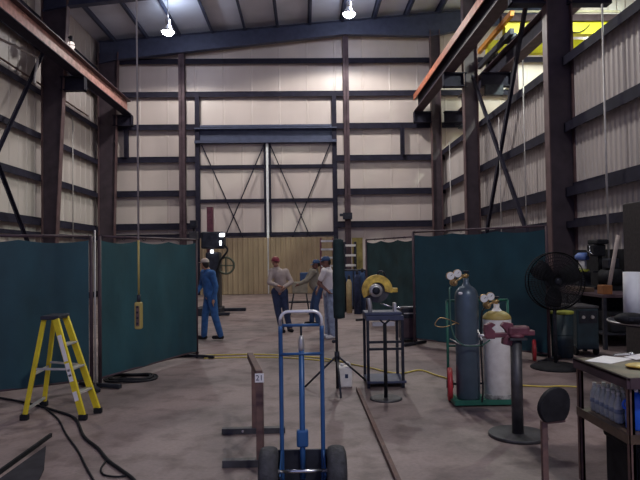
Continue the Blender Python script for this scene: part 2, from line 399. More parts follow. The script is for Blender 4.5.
rafter(26.95, 'dark steel rafter rising along the top of the back wall')
rafter(21.2, 'dark steel roof rafter one bay in front of the back wall')
rafter(14.2, 'dark steel roof rafter above the big maroon column, nearest to the camera')

# wind posts on the back wall and small posts
def post(label, x, y, z0, z1, w, m='brownsteel', name='wind_post', grp=None):
    mb = MB(); mb.box((x - w / 2, y - w / 2, z0), (x + w / 2, y - w / 2 + .02, z1)); mb.box((x - w / 2, y + w / 2 - .02, z0), (x + w / 2, y + w / 2, z1)); mb.box((x - .012, y - w / 2, z0), (x + .012, y + w / 2, z1))
    return single(name, label, 'post', mb, m, (x, y, z0), grp)
post('slim brown steel wind post on the back wall, left of the tall double door', -5.47, YB - .37, 0, 11.55, .27)
wp = post('slim brown steel wind post on the back wall, right of the tall double door', 1.97, YB - .37, 0, 11.85, .25)
post('dark steel wind post on the back wall of the neighbouring bay, below the yellow crane', 9.75, YB - .37, 0, 12.7, .25)
post('short dark hanger post between two girts high at the left end of the back wall', -8.0, YB - .3, 6.25, 7.62, .18, 'steel', 'hanger_post')
post('short dark hanger post between two girts high on the right half of the back wall', 4.52, YB - .3, 6.25, 7.62, .18, 'steel', 'hanger_post')
mb = MB(); p = W(347.5, 216, YB - .6); mb.cbox(p, (.42, .16, .3)); mb.cbox(p + V((-.28, 0, .05)), (.14, .1, .12))
single('junction_box', 'small dark junction box on the wind post right of the tall door', 'junction box', mb, 'darkmetal', p, bevel=.01)

# X bracing
def brace(label, p, q, w=.14):
    mb = MB(); mb.bar(p, q, .02, w); mb.bar(V(p) + V((.05, 0, 0)), V(q) + V((.05, 0, 0)), .1, .02)
    single('diagonal_brace', label, 'brace', mb, 'steel', p, 'diagonal wall braces')
brace('dark diagonal brace on the right wall, its top leaning towards the big near column', (6.08, 14.45, 10.9), (6.08, 21.0, .9))
brace('dark diagonal brace on the right wall, its top at the middle right column', (5.98, 20.95, 8.0), (5.98, 14.5, .4))
brace('dark diagonal brace high on the left wall, rising away from the camera to the column', (-8.95, 14.3, .5), (-8.95, 21.0, 9.2))
brace('dark diagonal brace low on the left wall, falling towards the column foot', (-8.86, 14.3, 8.3), (-8.86, 21.0, .3))

# conduits
def conduit(label, pts, r=.022, m='conduit', name='conduit', cat='conduit', group='wall conduits'):
    pts = smooth_pts(pts, 4) if len(pts) > 2 else pts
    return single(name, label, cat, MB().path(pts, r, 8), m, pts[0], group)
p = W(607, 120, 12.4); conduit('pale vertical conduit on the corrugated right wall, nearest to the camera', [(6.12, 11.95, 1.3), (6.12, 11.95, 6.75)])
conduit('thin vertical conduit on the right wall between the two braced columns', [(6.05, 18.3, 1.2), (6.05, 18.3, 5.9)], .018)
conduit('thin vertical conduit on the right wall close behind the big near column', [(6.05, 16.2, 1.2), (6.05, 16.2, 7.0)], .018)
conduit('thin vertical conduit near the far right corner, under a small lamp', [(6.05, 24.6, .5), (6.05, 24.6, 6.35)], .018)
conduit('pale vertical conduit on the left wall between the two left columns', [(-9.1, 23.8, 2.2), (-9.1, 23.8, 7.3)])
conduit('long brown pipe running level along the left wall below the crane beam', [(-9.1, 10, 7.85), (-9.1, 25.5, 7.75)], .03, 'rust', 'wall_pipe', 'pipe', None)
a = [W(-12, 33, 16.8), W(0, 39, 17.5), W(25, 51, 18.4), W(36, 57, 19.0), W(37.5, 62, 19.1), W(35, 76, 19.1), W(35, 84, 19.1)]
conduit('pale bent conduit turning downward on the left wall under the crane beam', a, .04)

# yellow bridge crane in the neighbouring bay
cr_t = thing('bridge_crane', 'bright yellow double girder bridge crane parked behind the right columns', 'crane', (7.2, 20, 8.88))
mb = MB(); mb.box((7.05, 20.45, 9.3), (11.7, 20.75, 9.72)); part(cr_t, 'girder', mb, 'yellow')
mb = MB(); mb.box((7.05, 22.45, 9.32), (11.7, 22.75, 9.82)); part(cr_t, 'girder', mb, 'yellow')
mb = MB(); mb.box((6.9, 20.35, 9.72), (11.5, 20.6, 9.95)); part(cr_t, 'cable_tray', mb, 'brownsteel', label='dark brown tray along the top')
mb = MB(); mb.bar((6.6, 20.3, 10.02), (11.0, 20.3, 10.02), .05, .07); part(cr_t, 'guard_rail', mb, 'cream', label='pale rail along the top')
mb = MB(); mb.box((6.92, 19.6, 8.98), (7.06, 23.4, 9.18)); mb.box((7.34, 19.6, 8.98), (7.48, 23.4, 9.18)); mb.box((7.0, 20.3, 9.1), (7.4, 20.9, 9.3)); mb.box((7.0, 22.3, 9.1), (7.4, 22.9, 9.3)); part(cr_t, 'end_truck', mb, 'darkmetal', .01)
part(cr_t, 'side_walk_beam', MB().box((6.9, 19.5, 9.56), (7.04, 23.3, 9.74)), 'orange', .01, label='orange side beam')
for y in (20.3, 22.9):
    mb = MB(); mb.lathe([(.14, -.05), (.14, .05)], (7.2, y, 9.02), (1, 0, 0), 18); part(cr_t, 'wheel', mb, 'darkmetal')
a = [(9.05 + .95 * t, 20.4, 9.6 - .28 * (1 - (2 * t - 1) ** 2)) for t in [i / 10 for i in range(11)]]
part(cr_t, 'festoon_cable', MB().path(a, .02, 6), 'black')
single('junction_box', 'dark square box hanging under the yellow crane beam beside the middle right column', 'junction box', MB().box((6.45, 20.9, 7.3), (7.1, 21.05, 7.68)), 'darkmetal', (6.6, 20.6, 7.45), bevel=.01)

# ------------------------------------------------------------------ high bay lamps
def high_bay():
    t = thing('high_bay_lamp', '', 'lamp', (0, 0, 0), 'high bay lamps')
    part(t, 'reflector', MB().lathe([(.07, .30), (.11, .26), (.20, .10), (.27, 0), (.255, 0), (.19, .09), (.10, .245), (.065, .29)], n=28), 'galv', local=True)
    part(t, 'refractor_lens', MB().lathe([(.24, .0), (.22, -.05), (.15, -.11), (.05, -.14), (.0, -.145)], n=28), 'lamp', local=True)
    part(t, 'ballast_housing', MB().lathe([(.09, .28), (.10, .30), (.10, .50), (.06, .54)], n=20), 'galv', .0, local=True)
    part(t, 'hanger_rod', MB().tube((0, 0, .52), (0, 0, 1.0), .014, 8), 'conduit', local=True)
    return t
hb = high_bay()
def lamp(px, Yl, z=None, label='', power=900, spot=True, x=None):
    global hb_used
    if x is None: p = W(*px, Yl)
    else: p = V((x, Yl, z))
    if not hb_used: o = hb; hb_used = True; o.location = p; o['label'] = label
    else: o = dup(hb, p, label)
    ld = bpy.data.lights.new('lamp_light', 'SPOT'); ld.energy = power; ld.shadow_soft_size = .18; ld.color = (1, .975, .90)
    ld.spot_size = math.radians(158); ld.spot_blend = .22
    lo = bpy.data.objects.new('lamp_light', ld); col.objects.link(lo); lo.parent = o; lo.location = (0, 0, -.20)
    ld = bpy.data.lights.new('lamp_uplight', 'POINT'); ld.energy = power * .06 + 30; ld.shadow_soft_size = .1; ld.color = (.72, .82, 1)
    lo = bpy.data.objects.new('lamp_uplight', ld); col.objects.link(lo); lo.parent = o; lo.location = (.16, 0, .42)
    # the rod reaches the roof
    rod = [c for c in o.children if c.name.startswith('hanger_rod')][0]
    L = roofz(p.x) + .22 - p.z - .52; rod.scale.z = L / .48; rod.location.z = .52 * (1 - L / .48)
    return o
hb_used = False
lamp((168, 32), 23.8, label='lit high bay lamp hanging from the roof on the left, upper left of the door', power=620)
lamp((349, 14), 23.8, label='lit high bay lamp hanging highest, above the post right of the door', power=1150)
lamp(None, 13.5, 11.0, 'lit high bay lamp out of view above the middle of the floor, left side', 200, x=-4.5)
lamp(None, 13.5, 11.3, 'lit high bay lamp out of view above the middle of the floor, right side', 950, x=1.8)
lamp(None, -2.5, 9.5, 'added high bay lamp out of view, frontal fill from behind the camera', 1450, x=3.4)  # unseen lamp added as frontal fill in place of a camera flash
# small lamp beside the left beam
t = thing('wall_lamp', 'small dim glass jar lamp on the column top beside the left crane beam', 'lamp', W(71, 52, 21.0))
p = W(71, 46, 21.0)
part(t, 'glass_globe', MB().lathe([(.03, .16), (.10, .12), (.13, .0), (.10, -.13), (.02, -.17)], p), 'dimlamp')
part(t, 'guard_cage', MB().path(arc(p, .145, 0, 2 * PI, 20, (1, 0, 0), (0, 1, 0)), .01, 6).path(arc(p, .16, 0, 2 * PI, 20, (1, 0, 0), (0, 0, 1)), .01, 6).path(arc(p, .16, 0, 2 * PI, 20, (0, 1, 0), (0, 0, 1)), .01, 6), 'darkmetal')
part(t, 'bracket', MB().tube(p + V((0, 0, .15)), p + V((0, 0, .35)), .05).bar(p + V((0, 0, .33)), V((-8.2, 21.1, p.z + .33)), .05, .05), 'darkmetal')
t = thing('wall_lamp', 'small lamp on an arm on the far right wall near the corner column', 'lamp', W(462, 130, 24.6))
p = W(462, 128, 24.6)
part(t, 'lamp_shade', MB().lathe([(.04, .14), (.16, .02), (.17, -.02), (.15, -.02)], p), 'darkmetal')
part(t, 'arm', MB().bar(p + V((0, 0, .1)), V((6.3, 24.6, p.z + .1)), .04, .04), 'darkmetal')

# neighbouring bay: green tinted high bays, added unseen to brighten crane and wall
for (x, y, e, lb) in ((10.6, 24.6, 800, 'added unseen high bay lamp over the neighbouring bay behind the yellow crane'), (9.6, 15.5, 3200, 'added unseen high bay lamp over the neighbouring bay in front of the yellow crane')):
    o = lamp(None, y, 11.4, lb, e, x=x)
    for c in o.children:
        if c.type == 'LIGHT': c.data.color = (.86, 1, .84)

# ------------------------------------------------------------------ welding screens
def screen(label, a, b, h, m='curtain', sag=.04, poles=1, seed=0, gap=.12, group='green welding screens'):
    a, b = V((a[0], a[1], 0)), V((b[0], b[1], 0)); d = (b - a).normalized(); n = V((-d.y, d.x, 0)); L = (b - a).length
    t = thing('welding_screen', label, 'screen', a, group)
    mb = MB(); nx, nz = 70, 12; vs = []
    rnd = random.Random(seed); ph = [rnd.uniform(0, 6) for _ in range(4)]
    for side in (-1, 1):
        for i in range(nx + 1):
            s = .03 + (L - .06) * i / nx
            hang = abs(math.sin(s / L * PI * max(2, round(L / .9)))) * sag
            for j in range(nz + 1):
                f = j / nz; z = gap + (h - .05 - gap) * f - (1 - abs(math.sin(s / L * PI * max(2, round(L / .45))))) * 0 - hang * f
                w = (.010 * math.sin(s * 5 + ph[0]) + .005 * math.sin(s * 13 + ph[1] + f)) * (1 - .5 * f)
                vs.append(a + d * s + n * (w + side * .002) + V((0, 0, z)))
    K = (nx + 1) * (nz + 1); fs = []
    for i in range(nx):
        for j in range(nz):
            q = i * (nz + 1) + j; fs.append((q, q + nz + 1, q + nz + 2, q + 1)); fs.append((K + q, K + q + 1, K + q + nz + 2, K + q + nz + 1))
    mb.add(vs, fs, True); part(t, 'curtain', mb, m)
    mb = MB(); mb.tube(a + V((0, 0, h)), b + V((0, 0, h)), .018); part(t, 'top_rail', mb, 'brownsteel')
    for k in range(int(L / .45) + 1):
        s = .03 + (L - .06) * k / int(L / .45); q = a + d * s
        part(t, 'curtain_ring', MB().path(arc(q + V((0, 0, h - .01)), .032, 0, 2 * PI, 10, d.cross(V((0, 0, 1))), (0, 0, 1)), .004, 5), 'darkmetal')
    for e in (a, b):
        part(t, 'post', MB().tube(e, e + V((0, 0, h)), .024), 'brownsteel')
        part(t, 'foot', MB().bar(e - n * .33 + V((0, 0, .035)), e + n * .33 + V((0, 0, .035)), .06, .05), 'darkmetal', .008)
    part(t, 'bottom_rail', MB().tube(a + V((0, 0, .12)), b + V((0, 0, .12)), .014), 'brownsteel')
    return t
A0, A1 = F(97, 388), F(197, 358)
A2 = A0 + (F(-2, 401) - A0) * 1.55
screen('dark teal welding screen at the far left, behind the yellow stepladder', (A2.x, A2.y), (A0.x - .06, A0.y - .03), 2.0, seed=1)
screen('dark teal welding screen left of centre, behind the hanging yellow pendant', (A0.x + .03, A0.y + .03), (A1.x, A1.y), 2.0, seed=2)
B0, B1 = F(415, 345), W(549, 340, 9.3)
screen('large green welding screen on the right, behind the two gas cylinders', (B0.x, B0.y), (B1.x, B1.y), 2.12, seed=3)
C0, C1 = W(367, 300, 15.6), W(417, 300, 13.4)
screen('smaller dark green welding screen further back, behind the yellow saw', (C0.x, C0.y), (C1.x, C1.y), 2.1, 'curtain2', seed=4, sag=.05)
D0, D1 = W(-8, 300, 12.0), W(92, 300, 12.8)
# lighter galvanised sleeve on the shared post
q = A0; mb = MB(); mb.tube((q.x, q.y - .06, 0), (q.x, q.y - .06, 2.08), .011)
single('steel_pole', 'pale steel pole standing at the joint of the two left welding screens', 'pole', mb, 'conduit', (q.x, q.y - .06, 0))

# ------------------------------------------------------------------ step ladder
f1, f2, r1, r2 = F(83, 420), F(98, 413), F(24.5, 420), F(44, 406)
cz = 1.14
t1 = W(50, 320, (f1.y + r1.y) / 2); t2 = W(60.5, 316, (f2.y + r2.y) / 2)
ctr = (f1 + f2 + r1 + r2) / 4
lad = thing('step_ladder', 'yellow fibreglass stepladder standing open before the left welding screen', 'ladder', (ctr.x, ctr.y, 0))
ax = (f1 + f2 - r1 - r2).normalized()            # climbing side direction
ay = (f2 + r2 - f1 - r1).normalized()
cz = (t1.z + t2.z) / 2 + .0
T = {}
tc = V(((t1.x + t2.x) / 2, (t1.y + t2.y) / 2, 0))
for nm, s1, s2 in (('f1', .07, -1), ('f2', .07, 1), ('r1', -.08, -1), ('r2', -.08, 1)):
    T[nm] = tc + ax * s1 + ay * (s2 * .13) + V((0, 0, cz))
rails = {}
for nm, ft in (('f1', f1), ('f2', f2)):
    mb = MB(); mb.bar(T[nm], ft + V((0, 0, .03)), .028, .075, up=ax); rails[nm] = part(lad, 'front_rail', mb, 'ladder', .004)
for nm, ft in (('r1', r1), ('r2', r2)):
    mb = MB(); mb.bar(T[nm], ft + V((0, 0, .03)), .026, .05, up=ax); part(lad, 'rear_rail', mb, 'ladder', .004)
for nm, ft in (('f1', f1), ('f2', f2), ('r1', r1), ('r2', r2)):
    part(lad, 'rubber_foot', MB().cbox(ft + V((0, 0, .03)), (.085, .06, .06)), 'black', .008)
for fr in (.26, .5, .74):
    p, q = T['f1'].lerp(f1, fr), T['f2'].lerp(f2, fr)
    part(lad, 'step', MB().bar(p, q, .085, .022, up=(0, 0, 1)), 'galv', .003)
part(lad, 'rear_brace', MB().bar(T['r1'].lerp(r1, .55), T['r2'].lerp(r2, .55), .02, .03), 'galv')
part(lad, 'rear_brace', MB().bar(T['r1'].lerp(r1, .9), T['r2'].lerp(r2, .9), .02, .03), 'galv')
for f_, r_ in (('f1', 'r1'), ('f2', 'r2')):
    ff, rr = (f1, r1) if f_ == 'f1' else (f2, r2)
    part(lad, 'spreader', MB().bar(T[f_].lerp(ff, .5), T[r_].lerp(rr, .5), .012, .022), 'galv')
mb = MB(); c = tc + V((0, 0, cz + .015))
mb.bar(c - ay * .155, c + ay * .155, .20, .045); part(lad, 'top_cap', mb, 'darkmetal', .012)
def rail_frame(nm, ft, a, b, w, m, name):
    d = (ft - T[nm]); n_ = -ay; up = ax
    tdir = d.normalized(); a_ = tdir.cross(up).normalized()
    if a_.dot(n_) < 0: a_ = -a_
    p, q = T[nm].lerp(ft, a) + a_ * .0155, T[nm].lerp(ft, b) + a_ * .0155
    return part(lad, name, MB().bar(p, q, .003, w, up=up), m)
rail_frame('f1', f1, .16, .42, .05, 'paper', 'sticker'); rail_frame('f1', f1, .44, .62, .05, 'paper', 'sticker'); rail_frame('f1', f1, .72, .81, .05, 'paper', 'sticker')
for a_ in (.5, .55): rail_frame('f1', f1, a_, a_ + .02, .035, 'black', 'sticker_print')
ends = T['f1'].lerp(f1, .1)

# ------------------------------------------------------------------ hoist pendant
pd = thing('hoist_pendant', 'yellow push button pendant hanging on a long cord before the left screens', 'pendant', W(138.5, 330, 5.0))
p0, p1 = W(138.8, 329, 5.0), W(138.8, 302, 5.0)
part(pd, 'control_box', MB().box((p0.x - .029, 4.97, p0.z), (p0.x + .029, 5.03, p1.z)), 'dullyellow', .012)
part(pd, 'button_strip', MB().box((p0.x - .013, 4.963, p0.z + .03), (p0.x + .013, 4.972, p1.z - .03)), 'rust')
for k in range(4): part(pd, 'push_button', MB().lathe([(.009, 0), (.009, .01)], (p0.x, 4.955, p0.z + .05 + k * .045), (0, 1, 0), 10), 'darkmetal')
part(pd, 'strain_relief', MB().tube(p1, p1 + V((0, 0, .06)), .016), 'darkmetal')
ptop = V((p1.x - .02, 5.0, roofz(p1.x) + .2))
part(pd, 'cord', MB().tube(p1 + V((0, 0, .05)), (p1.x, 5, 1.85), .0085), 'dullyellow')
part(pd, 'cable', MB().tube((p1.x, 5, 1.85), ptop, .0075), 'conduit')

# ------------------------------------------------------------------ hand truck
Yh = 4.35
ht = thing('hand_truck', 'blue two wheeled hand truck with bright handle loop at the front centre', 'hand truck', V((W(302, 485, Yh).x, Yh, 0)))
def hp(px, py, y=Yh): return W(px, py, y)
xl, xr = hp(281.5, 400).x, hp(322.5, 400).x
zt = hp(302, 324.5).z; zh = hp(302, 310.5).z
for x in (xl, xr):
    part(ht, 'side_tube', MB().path(smooth_pts([(x, Yh - .06, zt), (x, Yh - .02, .9), (x, Yh, .2), (x, Yh + .04, .06)], 4), .0155, 12), 'bluepaint')
loop = [V((xl, Yh - .06, zt - .02)), V((xl, Yh - .065, zh - .06))] + arc((xl + .06, Yh - .07, zh - .06), .06, PI, PI / 2, 5, (1, 0, 0), (0, 0, 1)) + arc((xr - .06, Yh - .07, zh - .06), .06, PI / 2, 0, 5, (1, 0, 0), (0, 0, 1)) + [V((xr, Yh - .06, zt - .02))]
part(ht, 'handle_loop', MB().path(loop, .0115, 12), 'polished', label='bright handle loop')
for z in (zt, hp(302, 353).z):
    part(ht, 'cross_bar', MB().tube((xl, Yh - .04, z), (xr, Yh - .04, z), .011), 'bluepaint')
    part(ht, 'weld_highlight', MB().tube((xl, Yh - .04, z), (xl + .001, Yh - .04, z), .002), 'bluepaint') if False else None
xc = (xl + xr) / 2
part(ht, 'centre_tube', MB().path([(xc, Yh - .03, hp(302, 345).z), (xc, Yh, .3), (xc, Yh + .02, .1)], .020, 12), 'bluepaint')
part(ht, 'latch_grip', MB().lathe([(.014, 0), (.022, .03), (.020, .08), (.012, .11)], (xc, Yh - .035, hp(302, 350).z)), 'galv', label='pale metal latch grip')
part(ht, 'latch_rod', MB().tube((xc, Yh - .035, hp(302, 340).z), (xc, Yh - .035, zt), .008), 'darkmetal')
part(ht, 'sleeve', MB().cbox((xc, Yh, hp(302, 438).z), (.085, .06, .125)), 'bluepaint', .015)
part(ht, 'axle', MB().tube((xl - .12, Yh - .12, .20), (xr + .12, Yh - .12, .20), .012), 'chrome')
mb = MB(); mb.box((xl - .03, Yh + .03, 0.01), (xr + .03, Yh + .05, .30)); part(ht, 'axle_plate', mb, 'darkmetal', .005)
mb = MB(); mb.box((xl - .05, Yh + .05, .01), (xr + .05, Yh + .30, .022)); part(ht, 'toe_plate', mb, 'plate')
for i in (-1, 1):
    mb = MB(); e = xl if i < 0 else xr
    mb.bar((e, Yh, .30), (e + i * .01, Yh - .12, .185), .012, .04); mb.bar((e, Yh + .02, .05), (e + i * .01, Yh - .12, .185), .012, .04); part(ht, 'axle_bracket', mb, 'bluepaint')
    cx = e + i * .088
    wh = part(ht, 'wheel', MB().lathe([(.09, -.055), (.14, -.068), (.172, -.055), (.183, -.03), (.185, 0), (.183, .03), (.172, .055), (.14, .068), (.09, .055)], (cx, Yh - .12, .185), (1, 0, 0), 40), 'tyre')
    part(ht, 'wheel_hub', MB().lathe([(.03, -.06), (.092, -.046), (.092, .046), (.03, .06)], (cx, Yh - .12, .185), (1, 0, 0), 24), 'galv', sub=wh)

# ------------------------------------------------------------------ rusty steel trestle with number tag
n0 = F(260.5, 466); fr_ = F(254.5, 433)
tr = thing('steel_trestle', 'rusty welded steel trestle with a white number tag, left of the blue hand truck', 'trestle', (n0.x, n0.y, 0))
zt2 = W(260, 376, n0.y).z
part(tr, 'upright', MB().box((n0.x - .03, n0.y - .03, .05), (n0.x + .03, n0.y + .03, zt2)), 'rust', .004)
fx = W(255, 400, fr_.y).x
part(tr, 'upright', MB().box((fx - .03, fr_.y - .03, .05), (fx + .03, fr_.y + .03, zt2 - .05)), 'rust', .004)
part(tr, 'top_rail', MB().bar((n0.x, n0.y - .03, zt2 + .02), (W(250, 352, fr_.y + .1).x, fr_.y + .1, zt2 + .0), .055, .06), 'rust', .004)
part(tr, 'foot', MB().box((F(223, 466).x, n0.y - .035, 0), (n0.x + .2, n0.y + .035, .06)), 'plate', .004)
part(tr, 'foot', MB().box((F(222, 434).x, fr_.y - .035, 0), (F(285, 434).x, fr_.y + .035, .055)), 'plate', .004)
tagc = W(259.4, 378, n0.y - .036)
tg = part(tr, 'number_tag', MB().cbox((tagc.x, n0.y - .034, tagc.z), (.072, .006, .072)), 'paper', label='small white number tag')
def text(root, s, loc, size, m, rot=(PI / 2, 0, 0), sub=None, name='lettering', ext=.001):
    c = bpy.data.curves.new('txt', 'FONT'); c.body = s; c.size = size; c.align_x = 'CENTER'; c.align_y = 'CENTER'; c.extrude = ext
    o = bpy.data.objects.new('txt', c); col.objects.link(o); bpy.context.view_layer.update()
    me = bpy.data.meshes.new_from_object(o.evaluated_get(bpy.context.evaluated_depsgraph_get())); bpy.data.objects.remove(o)
    me.materials.clear(); me.materials.append(M[m]); n = bpy.data.objects.new(name, me); col.objects.link(n)
    n.parent = sub if sub else root; n.location = V(loc) - OFF[root.name]; n.rotation_euler = rot; return n
text(tr, '21', (tagc.x, n0.y - .039, tagc.z), .062, 'navy', sub=tg)
part(tr, 'bolt', MB().lathe([(.012, 0), (.012, .012)], (F(243, 434).x, fr_.y - .045, .03), (0, 1, 0), 8), 'chrome')

# ------------------------------------------------------------------ tripod stand with rolled curtain
tp = F(337.5, 390); tp.z = 0
ts = thing('tripod_stand', 'tall black tripod stand just right of the blue hand truck', 'stand', tp)
hubz = W(337, 357, tp.y).z
part(ts, 'pole', MB().tube((tp.x, tp.y, .02), (tp.x - .005, tp.y, 1.95), .018), 'darkmetal')
for px, py in ((305, 388), (370, 385), (341, 399)):
    q = F(px, py); part(ts, 'leg', MB().tube((tp.x, tp.y, hubz + .02), q + V((0, 0, .015)), .013), 'darkmetal')
part(ts, 'leg_hub', MB().tube((tp.x, tp.y, hubz - .06), (tp.x, tp.y, hubz + .07), .032), 'darkmetal')
part(ts, 'clamp_knob', MB().ball((tp.x - .04, tp.y - .02, hubz + .2), .025), 'darkmetal')
q0, q1 = W(340, 240, tp.y - .05), W(340, 318, tp.y - .05)
mb = MB(); prof = []
for i in range(15):
    f = i / 14; z = q0.z + (q1.z - q0.z) * f; prof.append((.066 + .012 * math.sin(f * 2.6) + .003 * math.sin(f * 31), z - q0.z))
mb.lathe([(.03, .015)] + prof + [(.03, prof[-1][1] - .01)], (tp.x + .035, tp.y - .02, q0.z), (0, 0, 1), 22)
single('rolled_curtain', 'dark green rolled welding curtain tied to the black tripod stand', 'curtain', mb, mat('faded_dark_green', (.010, .028, .030), .8, 0, .25, 6), (tp.x + .035, tp.y, q1.z))

# white jug behind tripod
q = F(346, 388); jw = .058
mb = MB(); jg = thing('plastic_jug', 'square white plastic jug on the floor behind the black tripod', 'jug', (q.x, q.y, 0))
part(jg, 'body', MB().cbox((q.x - .01, q.y + .08, .135), (.19, .15, .27)), 'dirtywhite', .025)
part(jg, 'handle', MB().path(arc((q.x + .02, q.y + .08, .27), .045, PI, 0, 8, (1, 0, 0), (0, 0, 1)), .010, 8), 'dirtywhite')
part(jg, 'cap', MB().tube((q.x - .045, q.y + .08, .27), (q.x - .045, q.y + .08, .30), .02), 'white')
part(jg, 'label', MB().cbox((q.x + .01, q.y + .003, .15), (.04, .004, .05)), 'navy', label='small dark label')

# ------------------------------------------------------------------ chop saw on stand, roller stand in front
Ys = 7.7
s0 = W(367.5, 316, Ys); s1 = W(402, 316, Ys); zt3 = s0.z
st = thing('saw_stand', 'dark steel stand with lower shelf carrying the yellow saw', 'stand', (s0.x + .2, Ys + .2, 0))
part(st, 'table_top', MB().box((s0.x - .02, Ys - .02, zt3 - .06), (s1.x + .02, Ys + .48, zt3)), 'bluesteel', .004)
for x in (s0.x, s1.x):
    for y in (Ys, Ys + .46):
        part(st, 'leg', MB().bar((x, y, 0), (x, y, zt3 - .05), .035, .035), 'darkmetal')
for py in (342, 349):
    part(st, 'cross_rail', MB().bar((s0.x, Ys, W(385, py, Ys).z), (s1.x, Ys, W(385, py, Ys).z), .025, .03), 'darkmetal')
part(st, 'lower_shelf', MB().box((s0.x - .02, Ys - .03, .06), (s1.x + .04, Ys + .48, .09)), 'bluesteel', .004)
part(st, 'shelf_plate', MB().box((s0.x + .06, Ys - .024, zt3 - .13), (s1.x - .1, Ys - .01, zt3 - .075)), 'galv')
cs = thing('chop_saw', 'yellow abrasive chop saw with round blade guard on the dark stand', 'saw', (s0.x + .2, Ys + .15, zt3))
c = W(377, 290, Ys + .15); R_ = .2
pts_o = [(R_ * math.cos(a), R_ * math.sin(a)) for a in [math.radians(-12 + 222 * i / 28) for i in range(29)]]
pts_i = [(.10 * math.cos(a), .10 * math.sin(a)) for a in [math.radians(-12 + 222 * i / 28) for i in range(29)]][::-1]
mb = MB(); n = 29
vs = []
for y in (-.035, .035):
    vs += [(c.x + p[0], c.y + y, c.z + p[1]) for p in pts_o] + [(c.x + p[0], c.y + y, c.z + p[1]) for p in pts_i[::-1]]
fs = []
for i in range(n - 1):
    fs += [(i, n + i, n + i + 1, i + 1), (2 * n + i, 2 * n + i + 1, 3 * n + i + 1, 3 * n + i), (i, i + 1, 2 * n + i + 1, 2 * n + i), (n + i, 3 * n + i, 3 * n + i + 1, n + i + 1)]
fs += [(0, 2 * n, 3 * n, n), (n - 1, 2 * n - 1, 4 * n - 1, 3 * n - 1)]
mb.add(vs, fs); gd = part(cs, 'blade_guard', mb, 'sawyel', .006)
part(cs, 'guard_tip', MB().bar((c.x + .15, c.y, c.z + .0), (c.x + .27, c.y, c.z - .005), .05, .06), 'sawyel', .01, sub=gd)
part(cs, 'blade', MB().lathe([(.165, -.002), (.165, .002)], c, (0, 1, 0), 36), 'plate')
part(cs, 'motor', MB().lathe([(.03, -.16), (.075, -.15), (.085, -.13), (.085, -.03)], (c.x - .03, c.y, c.z - .0), (0, 1, 0), 24), 'galv', label='grey round motor')
part(cs, 'motor_cap', MB().lathe([(.02, -.185), (.05, -.175), (.05, -.15)], (c.x - .03, c.y, c.z), (0, 1, 0), 18), 'darkmetal')
part(cs, 'arm', MB().path(smooth_pts([(c.x - .12, c.y - .05, c.z - .10), (c.x - .10, c.y - .05, c.z - .2), (c.x - .10, c.y - .03, zt3 + .03)], 4), .03, 10), 'galv', label='pale cast arm')
part(cs, 'base', MB().box((c.x - .18, c.y - .14, zt3), (c.x + .30, c.y + .2, zt3 + .045)), 'bluesteel', .01)
part(cs, 'vise_jaw', MB().cbox((c.x + .22, c.y - .03, zt3 + .10), (.03, .14, .11)), 'galv')
part(cs, 'vise_screw', MB().tube((c.x + .04, c.y - .03, zt3 + .15), (c.x + .22, c.y - .03, zt3 + .09), .01).tube((c.x + .22, c.y - .03, zt3 + .09), (c.x + .34, c.y - .03, zt3 + .09), .01), 'chrome')
part(cs, 'handle', MB().path(smooth_pts([(c.x + .02, c.y, c.z + .19), (c.x + .02, c.y - .01, c.z + .235), (c.x + .08, c.y - .01, c.z + .24), (c.x + .12, c.y, c.z + .16)], 4), .012, 8), 'darkmetal')
# roller stand
q = F(386, 399); zt4 = W(386, 324, q.y).z
rs = thing('pipe_stand', 'slim dark pipe stand with a round base in front of the saw stand', 'stand', (q.x, q.y, 0))
part(rs, 'base', MB().lathe([(.19, 0), (.19, .012), (.17, .02)], (q.x, q.y, 0)), 'plate')
part(rs, 'pole', MB().tube((q.x, q.y, .02), (q.x, q.y, zt4), .022), 'black')
part(rs, 'head', MB().bar((q.x - .06, q.y, zt4 + .05), (q.x, q.y, zt4), .03, .02).bar((q.x + .06, q.y, zt4 + .05), (q.x, q.y, zt4), .03, .02), 'black')
# cabinet beside
q = W(410, 340, 11.6)
cb = thing('steel_cabinet', 'small dark steel cabinet with a flat top to the right of the saw', 'cabinet', (q.x, 11.8, 0))
x0, x1 = W(402, 340, 11.6).x, W(418.5, 340, 11.6).x; zc = W(410, 308, 11.6).z
part(cb, 'body', MB().box((x0, 11.6, .05), (x1, 12.0, zc)), 'darkmetal', .006)
part(cb, 'door', MB().box((x0 + .02, 11.585, .1), (x1 - .02, 11.6, zc - .2)), 'brownsteel')
part(cb, 'drawer', MB().box((x0 + .02, 11.585, zc - .17), (x1 - .02, 11.6, zc - .03)), 'darkmetal')
for x in (x0 + .03, x1 - .03):
    for y in (11.63, 11.97): part(cb, 'foot', MB().tube((x, y, 0), (x, y, .05), .015), 'darkmetal')
part(cb, 'drawer_pull', MB().bar((x0 + .04, 11.57, zc - .1), (x1 - .04, 11.57, zc - .1), .02, .02), 'galv')
single('steel_rod', 'pale steel rod lying on the small dark cabinet', 'rod', MB().tube((x0 - .0, 11.7, zc + .015), (x1 + .05, 11.66, zc + .015), .013), 'galv', (x0, 11.7, zc))

